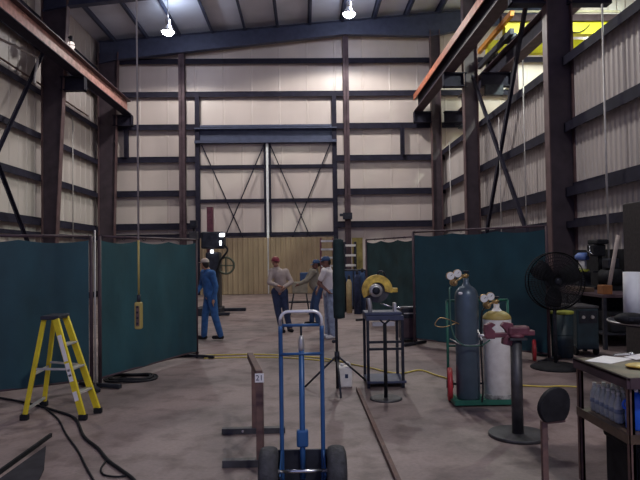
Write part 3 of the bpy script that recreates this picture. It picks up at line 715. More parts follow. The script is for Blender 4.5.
# ------------------------------------------------------------------ gas cylinders on cart
Yc = 6.85
def cylinder(label, px, r, hb_, ht_, m, shoulder=None, neck_m='brass', paint=None):
    x = W(px, 400, Yc).x
    t = thing('gas_cylinder', label, 'gas cylinder', (x, Yc, .05), 'gas cylinders on the cart')
    prof = [(r * .9, 0), (r, .02), (r, hb_)] + [(r * math.cos(a * PI / 16), hb_ + (ht_) * math.sin(a * PI / 16) * .9) for a in range(1, 7)] + [(.032, hb_ + ht_ + .02), (.032, hb_ + ht_ + .06)]
    part(t, 'body', MB().lathe(prof, (x, Yc, .05), n=36), m)
    if shoulder:
        pr = [(r + .003, hb_ - .0), (r + .003, hb_ + .005)] + [(r * math.cos(a * PI / 16) + .003, hb_ + ht_ * math.sin(a * PI / 16) * .9) for a in range(1, 7)]
        part(t, 'shoulder_band', MB().lathe(pr, (x, Yc, .05), n=36), shoulder)
    z = .05 + hb_ + ht_ + .05
    part(t, 'valve', MB().tube((x, Yc, z), (x, Yc, z + .07), .018).tube((x - .05, Yc, z + .04), (x + .03, Yc, z + .04), .013), 'brass')
    part(t, 'valve_handwheel', MB().lathe([(.032, 0), (.034, .01), (.032, .02)], (x, Yc, z + .075)), 'darkmetal')
    return t, x, z
gc1, gx1, gz1 = cylinder('tall steel blue gas cylinder with two gauges standing on the green cart', 468.5, .133, 1.16, .15, 'cyl')
gc2, gx2, gz2 = cylinder('shorter white gas cylinder with a yellow shoulder on the green cart', 498.5, .158, .90, .11, 'dirtywhite', 'dullyellow')
part(gc1, 'shoulder_sticker', MB().ball((gx1 - .07, Yc - .075, .05 + 1.2), (.045, .03, .022)), 'paper', label='white sticker on the shoulder')
part(gc2, 'foot_ring', MB().lathe([(.159, 0), (.160, .01), (.160, .055), (.158, .06)], (gx2, Yc, .05), n=36), mat('chipped_black_and_white', (.6, .57, .55), .6, 0, 0, 16, c2=(.02, .02, .02)))
def regulator(label, x, z, pa, pb, hose_pts):
    t = thing('gas_regulator', label, 'regulator', (x, Yc, z), 'regulators')
    a, b = W(*pa, Yc - .06), W(*pb, Yc - .06)
    c = (a + b) / 2 + V((0, .03, -.09))
    part(t, 'body', MB().lathe([(.03, -.05), (.042, -.03), (.042, .02), (.02, .05)], c, (0, 1, 0), 18).tube(c, (x, Yc, z + .04), .012), 'brass')
    part(t, 'adjusting_knob', MB().lathe([(.012, -.1), (.022, -.095), (.022, -.05)], c, (0, 1, 0), 12), 'brass')
    for g in (a, b):
        k = part(t, 'gauge', MB().lathe([(.046, .03), (.048, -.0), (.044, -.006)], g, (0, 1, 0), 24).tube(g + V((0, .015, 0)), c, .007), 'brass')
        part(t, 'dial_face', MB().lathe([(.043, -.009), (.043, -.005)], g, (0, 1, 0), 24), 'dialw', sub=k)
        part(t, 'dial_needle', MB().bar(g + V((0, -.011, 0)), g + V((.018, -.011, .018)), .003, .004), 'black', sub=k)
    return c
c1 = regulator('brass regulator with two white round gauges on the blue cylinder', gx1, gz1, (450.5, 276), (457.5, 273.5), None)
c2_ = regulator('brass regulator with two white round gauges on the white cylinder', gx2, gz2, (484, 298.5), (490.5, 296.5), None)
Yf = Yc - .2
h1 = [c1 + V((-.03, 0, -.05)), W(449.5, 290, Yf), W(450, 310, Yf), W(451, 325, Yf), W(455, 338, Yf), W(463, 345, Yf), W(472, 346, Yf), W(482, 345, Yf), W(490, 340, Yf + .0)]
single('gas_hose', 'green gas hose looping down from the gauges of the blue cylinder', 'hose', MB().path(smooth_pts(h1), .009, 8), 'hosegreen', h1[0], 'gas hoses')
h2 = [c2_ + V((-.03, 0, -.05)), W(482, 312, Yf), W(481, 330, Yf), W(481, 350, Yf), W(482, 370, Yf), W(483, 390, Yf), W(482, 402, Yf)]
single('gas_hose', 'dark gas hose hanging between the blue and the white cylinder', 'hose', MB().path(smooth_pts(h2), .010, 8), 'black', h2[0], 'gas hoses')
h3 = [W(459, 324, Yf + .05), W(450, 320, Yf), W(440, 318, Yf), W(435, 325, Yf), W(444, 327, Yf), W(457, 323, Yf + .05)]
single('torch_hose', 'thin brown hose loop sticking out left of the blue cylinder', 'hose', MB().path(smooth_pts(h3), .006, 6), 'brass', h3[0], 'gas hoses')
ct = thing('cylinder_cart', 'green two wheeled cylinder cart with a red wheel at its left', 'cart', ((gx1 + gx2) / 2, Yc, 0))
xa, xb = W(451, 405, Yc).x, W(517, 405, Yc).x
mb = MB(); mb.box((xa, Yc - .19, .02), (xb, Yc + .2, .05)); mb.box((xa, Yc - .2, .02), (xb, Yc - .19, .075)); part(ct, 'base_plate', mb, 'green')
for x in (xa + .02, (gx1 + gx2) / 2 - .02, xb - .02):
    part(ct, 'upright_tube', MB().tube((x, Yc + .19, .04), (x, Yc + .19, 1.15), .016), 'green')
part(ct, 'back_bar', MB().tube((xa + .02, Yc + .19, .62), (xb - .02, Yc + .19, .62), .012), 'green')
part(ct, 'back_bar', MB().tube((xa + .02, Yc + .19, 1.15), (xb - .02, Yc + .19, 1.15), .014), 'green')
ch = [(gx1 - .15, Yc + .19, .7)] + [(gx1 - .14 * math.cos(a), Yc - .14 * math.sin(a), .7 - .03 * math.sin(a)) for a in [PI * i / 8 for i in range(9)]]
part(ct, 'chain', MB().path(ch, .007, 6), 'galv')
for x in (W(450.5, 388, Yc + .1).x, W(518.5, 388, Yc + .1).x):
    wl_ = part(ct, 'wheel', MB().lathe([(.06, -.028), (.16, -.03), (.188, -.022), (.19, 0), (.188, .022), (.16, .03), (.06, .028)], (x, Yc + .12, .19), V((1, -.22, 0)), 36), 'red', label='red wheel')
    part(ct, 'wheel_hub', MB().lathe([(.045, -.04), (.045, .04)], (x, Yc + .12, .19), V((1, -.22, 0)), 14), 'darkmetal', sub=wl_)
part(ct, 'axle', MB().tube((W(450.5, 388, Yc + .1).x, Yc + .12, .19), (W(518.5, 388, Yc + .1).x, Yc + .12, .19), .012), 'darkmetal')

# ------------------------------------------------------------------ vise on round-based post
q = F(518, 436); vt = W(518, 336, q.y)
vs_ = thing('vise_stand', 'thick dark steel pedestal with a round floor plate, in front of the white cylinder', 'stand', (q.x, q.y, 0))
part(vs_, 'base_plate', MB().lathe([(.265, 0), (.265, .025), (.26, .03)], (q.x, q.y, 0), n=44), 'plate')
part(vs_, 'post', MB().tube((q.x, q.y, .03), (q.x, q.y, vt.z - .03), .052, 20), 'plate')
part(vs_, 'top_plate', MB().cbox((q.x, q.y, vt.z - .02), (.16, .16, .02)), 'plate')
vz = vt.z; vi = thing('bench_vise', 'maroon bench vise with open jaws mounted on the thick pedestal', 'vise', (q.x, q.y, vz - .01))
part(vi, 'swivel_base', MB().lathe([(.075, -.01), (.075, .01), (.05, .03)], (q.x, q.y, vz)), 'maroon')
part(vi, 'body', MB().cbox((q.x + .02, q.y, vz + .05), (.2, .1, .09)), 'maroon', .02)
part(vi, 'slide_bar', MB().box((q.x - .30, q.y - .025, vz - .01), (q.x + .0, q.y + .025, vz + .035)), 'maroon', .008)
xj = W(489, 338, q.y).x
mb = MB(); mb.prism([(-.03, -.03), (.05, -.03), (.05, .04), (.02, .07), (.06, .10), (.02, .125), (-.04, .10), (-.05, .05)], (xj, q.y + .03, vz + .01), (1, 0, 0), (0, 0, 1), .06); part(vi, 'moving_jaw', mb, 'maroon', .006)
xk = W(507, 338, q.y).x
mb = MB(); mb.prism([(.03, -.10), (-.05, -.08), (-.045, -.03), (.0, 0), (-.02, .05), (-.06, .09), (-.03, .125), (.05, .11), (.07, .0)], (xk, q.y + .03, vz + .01), (1, 0, 0), (0, 0, 1), .06); part(vi, 'fixed_jaw', mb, 'maroon', .006)
part(vi, 'screw', MB().tube((xj - .1, q.y, vz + .01), (xj, q.y, vz + .01), .014), 'galv')
part(vi, 'handle', MB().tube((xj - .08, q.y - .04, vz - .02), (xj - .08, q.y + .08, vz + .05), .007).ball((xj - .08, q.y - .04, vz - .02), .013), 'galv')
part(vi, 'anvil', MB().cbox((q.x + .12, q.y, vz + .03), (.1, .08, .05)), 'maroon', .01)

# ------------------------------------------------------------------ paddle plate on rusty post
Yp = 3.6
c = W(551.5, 405.5, Yp); pp = thing('paddle_stand', 'black rounded paddle plate on a rusty square post, bottom right', 'stand', (W(544, 440, Yp).x, Yp, 0))
rr = .112; poly = []
for i in range(28):
    a = math.radians(-62 + 304 * i / 27 * 1.0); poly.append((rr * math.cos(a) + .0, rr * math.sin(a)))
poly = [(x_ * 1.0 + .18 * max(0, z_) * 1.0, max(z_, -.088)) for x_, z_ in poly]
part(pp, 'plate', MB().prism(poly, (c.x, Yp + .0, c.z), (1, .35, 0), (0, 0, 1), .035), 'black', .006)
px_ = W(544.3, 440, Yp).x
part(pp, 'bracket', MB().bar((px_ - .01, Yp + .0, c.z - .10), (px_ + .13, Yp + .02, c.z - .095), .035, .015), 'rust')
part(pp, 'post', MB().box((px_ - .017, Yp - .017, .02), (px_ + .017, Yp + .017, c.z - .09)), 'rust', .002)
part(pp, 'base_plate', MB().lathe([(.2, 0), (.2, .02)], (px_, Yp, 0), n=32), 'plate')

# ------------------------------------------------------------------ table on the right with goods
tx, ty0, ty1, tz = 2.04, 3.78, 4.5, .90
tb = thing('steel_table', 'rusty angle iron table with a lower shelf at the bottom right', 'table', (tx + .5, 4.1, 0))
TW = 1.1
part(tb, 'table_top', MB().box((tx - .02, ty0 - .02, tz - .02), (tx + TW, ty1 + .02, tz)), 'table', .004)
mb = MB(); mb.box((tx - .02, ty0 - .02, tz - .07), (tx, ty1 + .02, tz)); mb.box((tx, ty0 - .025, tz - .07), (tx + TW, ty0 - .005, tz)); part(tb, 'apron', mb, 'brownsteel')
for x in (tx + .015, tx + TW - .02):
    for y in (ty0 + .01, ty1 - .01):
        part(tb, 'leg', MB().box((x - .018, y - .018, 0), (x + .018, y - .012, tz - .02)).box((x - .018, y - .018, 0), (x - .012, y + .018, tz - .02)).box((x + .0, y - .018, 0), (x + .018, y - .010, tz - .02)), 'rust')
sz = .53
part(tb, 'lower_shelf', MB().box((tx, ty0, sz - .02), (tx + TW, ty1, sz)).box((tx - .012, ty0, sz - .05), (tx + .0, ty1, sz + .01)).box((tx, ty0 - .01, sz - .05), (tx + TW, ty0, sz + .01)), 'table')
# water bottles
def bottle_mb(r=.031, h=.2):
    mb = MB(); mb.lathe([(r * .85, 0), (r, .012), (r, h * .3), (r * .92, h * .38), (r, h * .46), (r, h * .66), (r * .45, h * .88), (r * .42, h * .95)], n=16); return mb
bt = thing('water_bottle', 'clear plastic water bottle on the lower shelf of the rusty table', 'bottle', (0, 0, 0), 'water bottles on the lower shelf')
part(bt, 'body', bottle_mb(), 'water', local=True)
part(bt, 'cap', MB().tube((0, 0, .188), (0, 0, .205), .014, 10), 'white', local=True)
part(bt, 'label', MB().lathe([(.0318, .065), (.0318, .095)], n=16), 'denim', local=True)
first = True
for i in range(6):
    for j in range(3):
        if first: bt.location = (tx + .09, ty1 - .08, sz); first = False; continue
        dup(bt, (tx + .09 + j * .07, ty1 - .08 - i * .068, sz))
for o in bpy.data.objects:
    if o.name.startswith('water_bottle'): o['label'] = 'clear water bottle in the pack on the lower shelf of the rusty table'
mb = MB(); mb.box((tx + .32, 4.05, sz), (tx + .325 + .2, 4.42, sz + .26)); single('storage_box', 'grey box on the lower shelf behind the blue jugs', 'box', mb, 'plate', (tx + .4, 4.2, sz), bevel=.01)
def jug(label, x, y, h):
    t = thing('blue_jug', label, 'jug', (x, y, sz), 'blue jugs on the lower shelf')
    part(t, 'body', MB().lathe([(.05, 0), (.058, .01), (.058, h * .7), (.045, h * .82), (.02, h * .92)], (x, y, sz), n=20), 'bluejug')
    part(t, 'cap', MB().tube((x, y, sz + h * .9), (x, y, sz + h), .022), 'white')
    part(t, 'handle', MB().path(arc((x - .05, y, sz + h * .6), .03, PI / 2, 3 * PI / 2, 8, (1, 0, 0), (0, 0, 1)), .008, 6), 'bluejug')
jug('bright blue plastic jug left of the near table leg on the lower shelf', tx + .12, 3.93, .27)
jug('bright blue plastic jug right of the near table leg on the lower shelf', tx + .22, 3.87, .24)
jug('bright blue plastic jug at the right edge of the photo on the lower shelf', tx + .36, 3.9, .22)
# papers on table top
def paper(label, pts, z, m='paper'):
    mb = MB(); p = [F(a, b, z) for a, b in pts]; n = len(p)
    vs = p + [q + V((0, 0, .003)) for q in p]; mb.add(vs, [list(range(n)), list(range(n, 2 * n))[::-1]] + [(i, (i + 1) % n, (i + 1) % n + n, i + n) for i in range(n)])
    single('paper_sheet', label, 'paper', mb, m, p[0], 'papers on the table')
paper('large white sheet of paper at the left end of the rusty table', [(585, 361), (603, 356), (634, 359), (611, 364)], tz + .001)
paper('smaller crumpled white sheet on the rusty table by the right edge', [(624, 357), (640, 354), (655, 357), (636, 360)], tz + .006)
q = F(636, 368, tz)
mb = MB(); mb.ball((q.x + .05, q.y, tz + .015), (.12, .09, .016)); single('work_glove', 'crumpled orange yellow glove lying on the rusty table', 'glove', mb, 'sawyel', (q.x + .05, q.y, tz))
# lamp glint put in as a small bright metal piece on paper
q = F(622, 357, tz); single('lamp_glint_piece', 'small bright metal piece put in for a lamp glint on the white paper', 'tool', MB().bar((q.x - .06, q.y, tz + .018), (q.x + .08, q.y + .03, tz + .018), .02, .014).ball((q.x + .09, q.y + .03, tz + .02), (.02, .02, .012)), 'chrome', (q.x, q.y, tz + .012))
cs_ = thing('tool_case', 'black ribbed plastic case on the floor under the rusty table', 'case', (2.45, 4.15, 0))
part(cs_, 'body', MB().box((2.16, 4.0, 0), (2.9, 4.35, .40)), 'black', .03)
part(cs_, 'lid', MB().box((2.15, 3.99, .37), (2.91, 4.36, .42)), 'black', .02)
for k in range(5): part(cs_, 'rib', MB().box((2.21 + k * .14, 3.985, .04), (2.25 + k * .14, 4.0, .35)), 'black', .004)
part(cs_, 'handle', MB().bar((2.4, 3.96, .36), (2.65, 3.96, .36), .02, .025), 'darkmetal')

# round table, white roll, cabinet at the right edge
q = V((3.5, 5.75, 0)); rz_ = 1.03
rt = thing('round_table', 'dark round topped work table at the right edge, behind the rusty table', 'table', (q.x, q.y, 0))
part(rt, 'table_top', MB().lathe([(.50, rz_ - .04), (.52, rz_ - .03), (.52, rz_ - .005), (.51, rz_)], (q.x, q.y, 0), n=48), 'darkmetal')
part(rt, 'rim', MB().path(arc((q.x, q.y, rz_ - .012), .523, 0, 2 * PI, 48, (1, 0, 0), (0, 1, 0))[:-1], .008, 6, True), 'galv')
part(rt, 'pedestal', MB().tube((q.x, q.y, 0), (q.x, q.y, rz_ - .04), .06), 'darkmetal')
part(rt, 'foot_plate', MB().lathe([(.28, 0), (.28, .02), (.2, .04)], (q.x, q.y, 0)), 'darkmetal')
wx = W(632, 290, 5.8)
single('paper_roll', 'tall white paper roll standing on the dark round table', 'paper roll', MB().lathe([(.02, 0), (.082, 0), (.078, .47), (.02, .47)], (wx.x, 5.8, rz_), n=30), 'white', (wx.x, 5.8, rz_))
mb = MB(); mb.ball((wx.x + .15, 5.78, rz_ + .18), (.075, .07, .18)); mb.ball((wx.x + .14, 5.78, rz_ + .42), (.06, .055, .12)); single('cream_bag', 'lumpy cream coloured bag at the right edge beside the white roll', 'bag', mb, 'cream', (wx.x + .15, 5.78, rz_))
hx = W(630, 313, 5.45)
wh_ = thing('welding_helmet', 'black welding helmet lying on the round table before the white roll', 'helmet', (hx.x, 5.45, rz_))
part(wh_, 'shell', MB().ball((hx.x, 5.45, rz_ + .055), (.14, .12, .055)), 'black')
part(wh_, 'lens', MB().cbox((hx.x - .02, 5.345, rz_ + .06), (.09, .02, .035)), 'darkmetal', .004)
part(wh_, 'headband', MB().path(arc((hx.x + .03, 5.45, rz_ + .03), .11, 0, PI, 10, (1, 0, 0), (0, 1, 0)), .008, 6), 'plate')
cbx = W(625.5, 240, 6.9).x
tc_ = thing('tall_cabinet', 'tall dark brown steel cabinet cut by the right edge of the photo', 'cabinet', (cbx + .4, 6.7, 0))
part(tc_, 'body', MB().box((cbx, 6.4, .06), (cbx + .85, 6.95, 2.26)), mat('dark_brown_perforated', (.045, .036, .036), .6, 0, .3, 30), .01)
for x in (cbx + .02, cbx + .43):
    d_ = part(tc_, 'door', MB().box((x, 6.38, .12), (x + .40, 6.4, 2.2)), mat('dark_brown_door', (.05, .04, .04), .6, 0, .3, 30), .004)
    part(tc_, 'door_handle', MB().bar((x + (.36 if x < cbx + .2 else .04), 6.36, 1.0), (x + (.36 if x < cbx + .2 else .04), 6.36, 1.15), .015, .015), 'galv', sub=d_)
part(tc_, 'plinth', MB().box((cbx + .02, 6.42, 0), (cbx + .83, 6.93, .06)), 'black')

# ------------------------------------------------------------------ pedestal fan, bin, cylinder behind it
q = F(556, 368); fc = W(552, 281, q.y)
fan = thing('pedestal_fan', 'large dark pedestal fan with round cage at the right end of the green screen', 'fan', (q.x, q.y, 0))
part(fan, 'base', MB().lathe([(.36, 0), (.36, .02), (.30, .05), (.05, .08)], (q.x, q.y, 0), n=40), 'black')
part(fan, 'pole', MB().tube((q.x, q.y, .06), (q.x, q.y, fc.z), .026), 'darkmetal')
part(fan, 'motor', MB().lathe([(.05, -.02), (.09, .0), (.095, .16), (.05, .22)], (q.x, q.y - .06, fc.z), (0, 1, 0), 20), 'darkmetal')
part(fan, 'hub', MB().lathe([(.02, -.12), (.05, -.11), (.055, -.04)], (q.x, q.y - .06, fc.z), (0, 1, 0), 16), 'darkmetal')
RF = .42
mb = MB(); cc = V((q.x, q.y - .10, fc.z))
for r in (RF, RF * .93, RF * .83, RF * .72, RF * .6, RF * .48, RF * .36, .12, .06): mb.path(arc(cc + V((0, -.06 if r < RF else 0, 0)), r, 0, 2 * PI, 44, (1, 0, 0), (0, 0, 1))[:-1], .009 if r == RF else .004, 5, True)
for k in range(2): mb.path(arc(cc + V((0, .12 * (k) - .0, 0)), RF, 0, 2 * PI, 44, (1, 0, 0), (0, 0, 1))[:-1], .009, 5, True)
for i in range(72):
    a = 2 * PI * i / 72; d = V((math.cos(a), 0, math.sin(a)))
    mb.path([cc + d * .06 + V((0, -.07, 0)), cc + d * RF * .8 + V((0, -.06, 0)), cc + d * RF, cc + d * RF + V((0, .12, 0)), cc + d * .10 + V((0, .18, 0))], .0032, 4)
part(fan, 'cage', mb, 'black')
for i in range(3):
    a = 2 * PI * i / 3 + .4; mb = MB(); n = 8; vs = []
    for k in range(n + 1):
        f = k / n; r = .06 + (RF - .1) * f; w = .12 + .17 * math.sin(f * PI * .8); tw = .9 - .5 * f
        d = V((math.cos(a), 0, math.sin(a))); e = V((-math.sin(a), 0, math.cos(a)))
        for s_ in (-1, 1):
            for th in (-.003, .003):
                vs.append(cc + V((0, .05, 0)) + d * r + e * (s_ * w / 2 * math.cos(tw * .6)) + V((0, s_ * w / 2 * math.sin(tw * .6) * .5 + th, 0)))
    fs = []
    for k in range(n):
        o_ = k * 4; fs += [(o_, o_ + 4, o_ + 6, o_ + 2), (o_ + 1, o_ + 3, o_ + 7, o_ + 5), (o_, o_ + 1, o_ + 5, o_ + 4), (o_ + 2, o_ + 6, o_ + 7, o_ + 3)]
    fs += [(0, 2, 3, 1), (4 * n, 4 * n + 1, 4 * n + 3, 4 * n + 2)]
    mb.add(vs, fs, True); part(fan, 'blade', mb, 'black')
bq = F(568, 359)
bn = thing('trash_bin', 'dark teal bin with a lime yellow rim behind the pedestal fan', 'bin', (bq.x, bq.y + .2, 0))
zb_ = W(567, 312, bq.y).z
part(bn, 'body', MB().lathe([(.16, 0), (.165, .02), (.18, zb_ - .02), (.17, zb_ - .02), (.15, .05)], (bq.x, bq.y + .2, 0), n=30), 'tealbin')
part(bn, 'rim', MB().lathe([(.182, zb_ - .045), (.19, zb_ - .04), (.19, zb_ - .005), (.175, zb_)], (bq.x, bq.y + .2, 0), n=30), 'lime', label='lime yellow rim')
for k in (.25, .5): part(bn, 'rib', MB().path(arc((bq.x, bq.y + .2, zb_ * k), .165 + .018 * k + .002, 0, 2 * PI, 30, (1, 0, 0), (0, 1, 0))[:-1], .006, 6, True), 'tealbin')
bq2 = F(545, 357)
mb = MB().lathe([(.12, 0), (.125, .02), (.125, 1.0), (.09, 1.12), (.04, 1.17), (.035, 1.24)], (bq2.x, bq2.y + .2, 0), n=28)
dc = thing('gas_cylinder', 'dark teal gas cylinder standing behind the pole of the pedestal fan', 'gas cylinder', (bq2.x, bq2.y + .2, 0))
part(dc, 'body', mb, 'tealbin'); part(dc, 'valve_cap', MB().lathe([(.04, 1.2), (.045, 1.22), (.04, 1.34), (.02, 1.36)], (bq2.x, bq2.y + .2, 0)), 'darkmetal')
rq = F(534.5, 361)
rw = thing('spare_wheel', 'red wheel standing on the floor between the vise and the pedestal fan', 'wheel', (rq.x, rq.y, 0))
ax_ = V((1, -.35, 0)).normalized()
part(rw, 'tyre', MB().lathe([(.10, -.028), (.155, -.028), (.17, -.015), (.17, .015), (.155, .028), (.10, .028)], (rq.x, rq.y, .17), ax_, 32), 'red')
part(rw, 'hub', MB().lathe([(.04, -.04), (.1, -.02), (.1, .02), (.04, .04)], (rq.x, rq.y, .17), ax_, 20), 'rust')

# ------------------------------------------------------------------ work bench on the right wall
bx0, bx1, by0, by1, bz = 5.15, 6.2, 10.3, 13.7, .95
wb_ = thing('work_bench', 'dark work bench along the corrugated right wall, crowded with tools', 'bench', (5.8, 11.6, 0))
part(wb_, 'bench_top', MB().box((bx0, by0, bz - .05), (bx1, by1, bz)), 'brownsteel', .004)
for x in (bx0 + .05, bx1 - .05):
    for y in (by0 + .05, by1 - .05): part(wb_, 'leg', MB().box((x - .03, y - .03, 0), (x + .03, y + .03, bz - .05)), 'darkmetal')
part(wb_, 'lower_shelf', MB().box((bx0 + .03, by0 + .03, .25), (bx1 - .03, by1 - .03, .28)), 'darkmetal')
part(wb_, 'back_panel', MB().box((bx1 - .02, by0, .1), (bx1, by1, 1.75)), 'black', label='black upright back panel')
part(wb_, 'side_cabinet', MB().box((bx0 + .02, by0 + .9, .28), (bx1 - .04, by1 - .1, bz - .05)), 'black', .01)
for k in range(3): part(wb_, 'drawer', MB().box((bx0 + .005, by0 + .95 + k * .5, .55), (bx0 + .02, by0 + 1.38 + k * .5, bz - .08)), 'darkmetal', .004)
# things on / under
def bp_(px, y, z=bz): return V((W(px, 280, y).x, y, z))
p = bp_(583, 12.4)
cj = thing('water_cooler', 'small white and blue jug on a yellow stand at the left end of the bench', 'jug', p)
part(cj, 'stand', MB().cbox(p + V((0, 0, .17)), (.24, .2, .34)), 'darkmetal', .01)
part(cj, 'base_ring', MB().lathe([(.13, .34), (.13, .39)], p), 'lime')
part(cj, 'body', MB().lathe([(.07, .39), (.08, .42), (.08, .58)], p), 'dirtywhite')
part(cj, 'lid', MB().lathe([(.08, .58), (.15, .60), (.15, .68), (.08, .74)], p), mat('pale_blue_plastic', (.12, .2, .5), .5))
p = bp_(598, 12.0)
gr = thing('drill_press', 'black bulky drill press on the bench, dark against the wall', 'drill press', p)
part(gr, 'base', MB().cbox(p + V((0, 0, .03)), (.3, .36, .06)), 'black', .01)
part(gr, 'column', MB().tube(p + V((.05, 0, .05)), p + V((.05, 0, .95)), .04), 'black')
part(gr, 'table', MB().cbox(p + V((-.03, 0, .35)), (.24, .24, .03)), 'black')
part(gr, 'head', MB().cbox(p + V((-.02, 0, .78)), (.26, .30, .24)), 'black', .03)
part(gr, 'belt_cover', MB().cbox(p + V((.02, 0, .95)), (.24, .44, .1)), 'black', .03)
part(gr, 'feed_handle', MB().tube(p + V((-.16, -.16, .70)), p + V((-.16, .12, .78)), .008).tube(p + V((-.16, -.02, .6)), p + V((-.16, -.02, .88)), .008), 'chrome')
p = bp_(611, 11.6)
sm = thing('bench_compressor', 'black machine with a round tank on the bench right of the drill press', 'machine', p)
part(sm, 'tank', MB().lathe([(.05, -.3), (.16, -.25), (.16, .25), (.05, .3)], p + V((0, 0, .26)), (0, 1, 0), 24), 'black')
part(sm, 'motor', MB().cbox(p + V((0, 0, .52)), (.22, .3, .2)), 'darkmetal', .03)
for y in (-.2, .2): part(sm, 'foot', MB().cbox(p + V((0, y, .06)), (.24, .04, .12)), 'black')
p = bp_(604.5, 10.55)
single('orange_box', 'small orange box on the near end of the dark bench', 'box', MB().cbox(p + V((.0, 0, .08)), (.17, .22, .16)), mat('dusty_orange', (.30, .11, .03), .6), p, bevel=.01)
p = bp_(590, 11.2)
single('tool_tray', 'low brown tray of tools on the bench left of the orange box', 'tray', MB().cbox(V((bx0 + .15, 11.5, bz + .04)), (.25, .7, .08)), 'table', (bx0 + .15, 11.5, bz), bevel=.01)
single('storage_crate', 'dark crate on the lower shelf of the bench', 'crate', MB().cbox((5.7, 10.78, .46), (.7, .7, .35)), 'black', (5.7, 10.78, .285), bevel=.02)
# bottle-like rolled thing leaning above bench
p0, p1 = W(612, 262, 10.9), W(620, 236, 10.9)
single('leaning_pipe', 'pale leaning duct piece standing up behind the bench beside the tall cabinet', 'pipe', MB().tube((bx0 + .4, 10.9, bz), V((bx0 + .62, 10.9, 2.0)), .035), 'pale', (bx0 + .4, 10.9, bz))
# box behind between bench and fan: engine welder
q = F(590, 356); zq = W(590, 306, q.y).z
ew = thing('welding_machine', 'dark welding machine on the floor in front of the bench', 'welding machine', (q.x, q.y + .3, 0))
part(ew, 'body', MB().box((q.x - .2, q.y, .1), (q.x + .16, q.y + .6, zq - .04)), 'tealbin', .02)
part(ew, 'top_panel', MB().box((q.x - .21, q.y - .01, zq - .04), (q.x + .17, q.y + .61, zq)), 'plate', .01)
part(ew, 'control_panel', MB().box((q.x - .17, q.y - .012, zq - .28), (q.x + .13, q.y, zq - .08)), 'darkmetal')
for k in (-.1, .05): part(ew, 'dial', MB().lathe([(.025, -.025), (.03, 0)], (q.x + k, q.y - .01, zq - .18), (0, 1, 0), 14), 'galv')
for x in (q.x - .19, q.x + .15):
    for y in (.1, .5): part(ew, 'wheel', MB().lathe([(.08, -.02), (.08, .02)], (x, q.y + y, .08), (1, 0, 0), 18), 'black')

# ------------------------------------------------------------------ floor items
def cable(label, px, r, m, name='power_cable', cat='cable', grp=None, z=None):
    pts = [F(a, b) for a, b in px]
    for q in pts: q.z = z if z is not None else r + .002
    return single(name, label, cat, MB().path(smooth_pts(pts, 6), r, 8), m, pts[0], grp)
cable('long yellow extension cord running across the floor from the left screen to the cylinder cart', [(200, 356), (225, 355.5), (250, 355), (285, 356), (315, 358), (335, 361), (352, 365), (372, 369), (388, 373), (403, 374), (420, 371), (436, 376), (450, 380)], .011, 'cord', 'extension_cord', 'cord')
cable('second yellow cord lying parallel to the long one, left of centre', [(204, 359), (228, 358.3), (255, 358), (290, 358.6), (330, 362)], .010, 'cord', 'extension_cord', 'cord')
cable('yellow cord on the floor between the vise pedestal and the rusty table', [(505, 385.5), (525, 386.5), (545, 387.5), (562, 387), (580, 388)], .010, 'cord', 'extension_cord', 'cord')
cable('thick black cable from the left edge past the ladder to the bottom of the photo', [(-15, 397), (5, 400), (30, 405), (55, 412), (75, 420), (84, 438), (98, 450), (108, 462), (120, 471), (132, 480), (140, 490)], .014, 'black', grp='black floor cables')
cable('thinner black cable branching down beside the thick one, left of it', [(45, 409), (58, 420), (66, 435), (78, 452), (86, 468), (95, 484)], .009, 'black', grp='black floor cables')
cable('thin looped black wire end at the bottom left beside the thick cable', [(106, 462), (101, 470), (104, 476), (116, 478), (126, 477)], .008, 'black', grp='black floor cables')
cable('black hose lying along the foot of the middle left screen', [(102, 378), (120, 371), (140, 366), (165, 360), (190, 356), (198, 354)], .020, 'black', 'floor_hose', 'hose')
mb = MB(); q = F(118, 381)
for k, r in enumerate((.30, .27, .33, .24)):
    mb.path([(q.x + .15 + r * math.cos(a) * 1.1, q.y + .1 + r * math.sin(a) * .8, .018 + .02 * (k % 2) + .01 * math.sin(a * 3)) for a in [2 * PI * i / 30 for i in range(30)]], .016, 6, True)
single('hose_coil', 'coiled black hose on the floor behind the foot of the left screens', 'hose', mb, 'black', (q.x + .15, q.y + .1, 0))
# flat steel bar on the floor
a, b = F(358, 390), F(401, 489)
mb = MB(); mb.bar(a + V((0, 0, .012)), b + V((0, 0, .012)), .045, .022); mb.bar(a + V((-.02, 0, .028)), b + V((-.02, 0, .028)), .008, .03)
single('steel_bar', 'long rusty steel bar lying on the floor right of the hand truck', 'bar', mb, 'rust', a)
# thin dark sheet over a darker floor area, bottom left
pts = [F(50, 439), F(0, 476), F(-40, 507), F(20, 507), F(58, 450)]
mb = MB(); n = len(pts); mb.add([p for p in pts] + [p + V((0, 0, .02)) for p in pts], [list(range(n))[::-1], list(range(n, 2 * n))] + [(i, (i + 1) % n, (i + 1) % n + n, i + n) for i in range(n)])
pts = [F(51, 437), F(-45, 507)]
single('angle_iron', 'dark angle iron lying slanted on the floor at the bottom left corner', 'bar', MB().bar(pts[0] + V((0, 0, .02)), pts[1] + V((0, 0, .02)), .022, .035), 'black', pts[0])
single('dark_floor_sheet', 'thin dark sheet on the floor in the bottom left corner', 'mat', MB().add([F(46, 447) , F(8, 474), F(-28, 500), F(30, 500), F(44, 470)] + [F(46, 447) + V((0, 0, .012)), F(8, 474) + V((0, 0, .012)), F(-28, 500) + V((0, 0, .012)), F(30, 500) + V((0, 0, .012)), F(44, 470) + V((0, 0, .012))],
       [(0, 4, 3, 2, 1), (5, 6, 7, 8, 9)] + [(i, (i + 1) % 5, (i + 1) % 5 + 5, i + 5) for i in range(5)]), 'mat', F(30, 470))

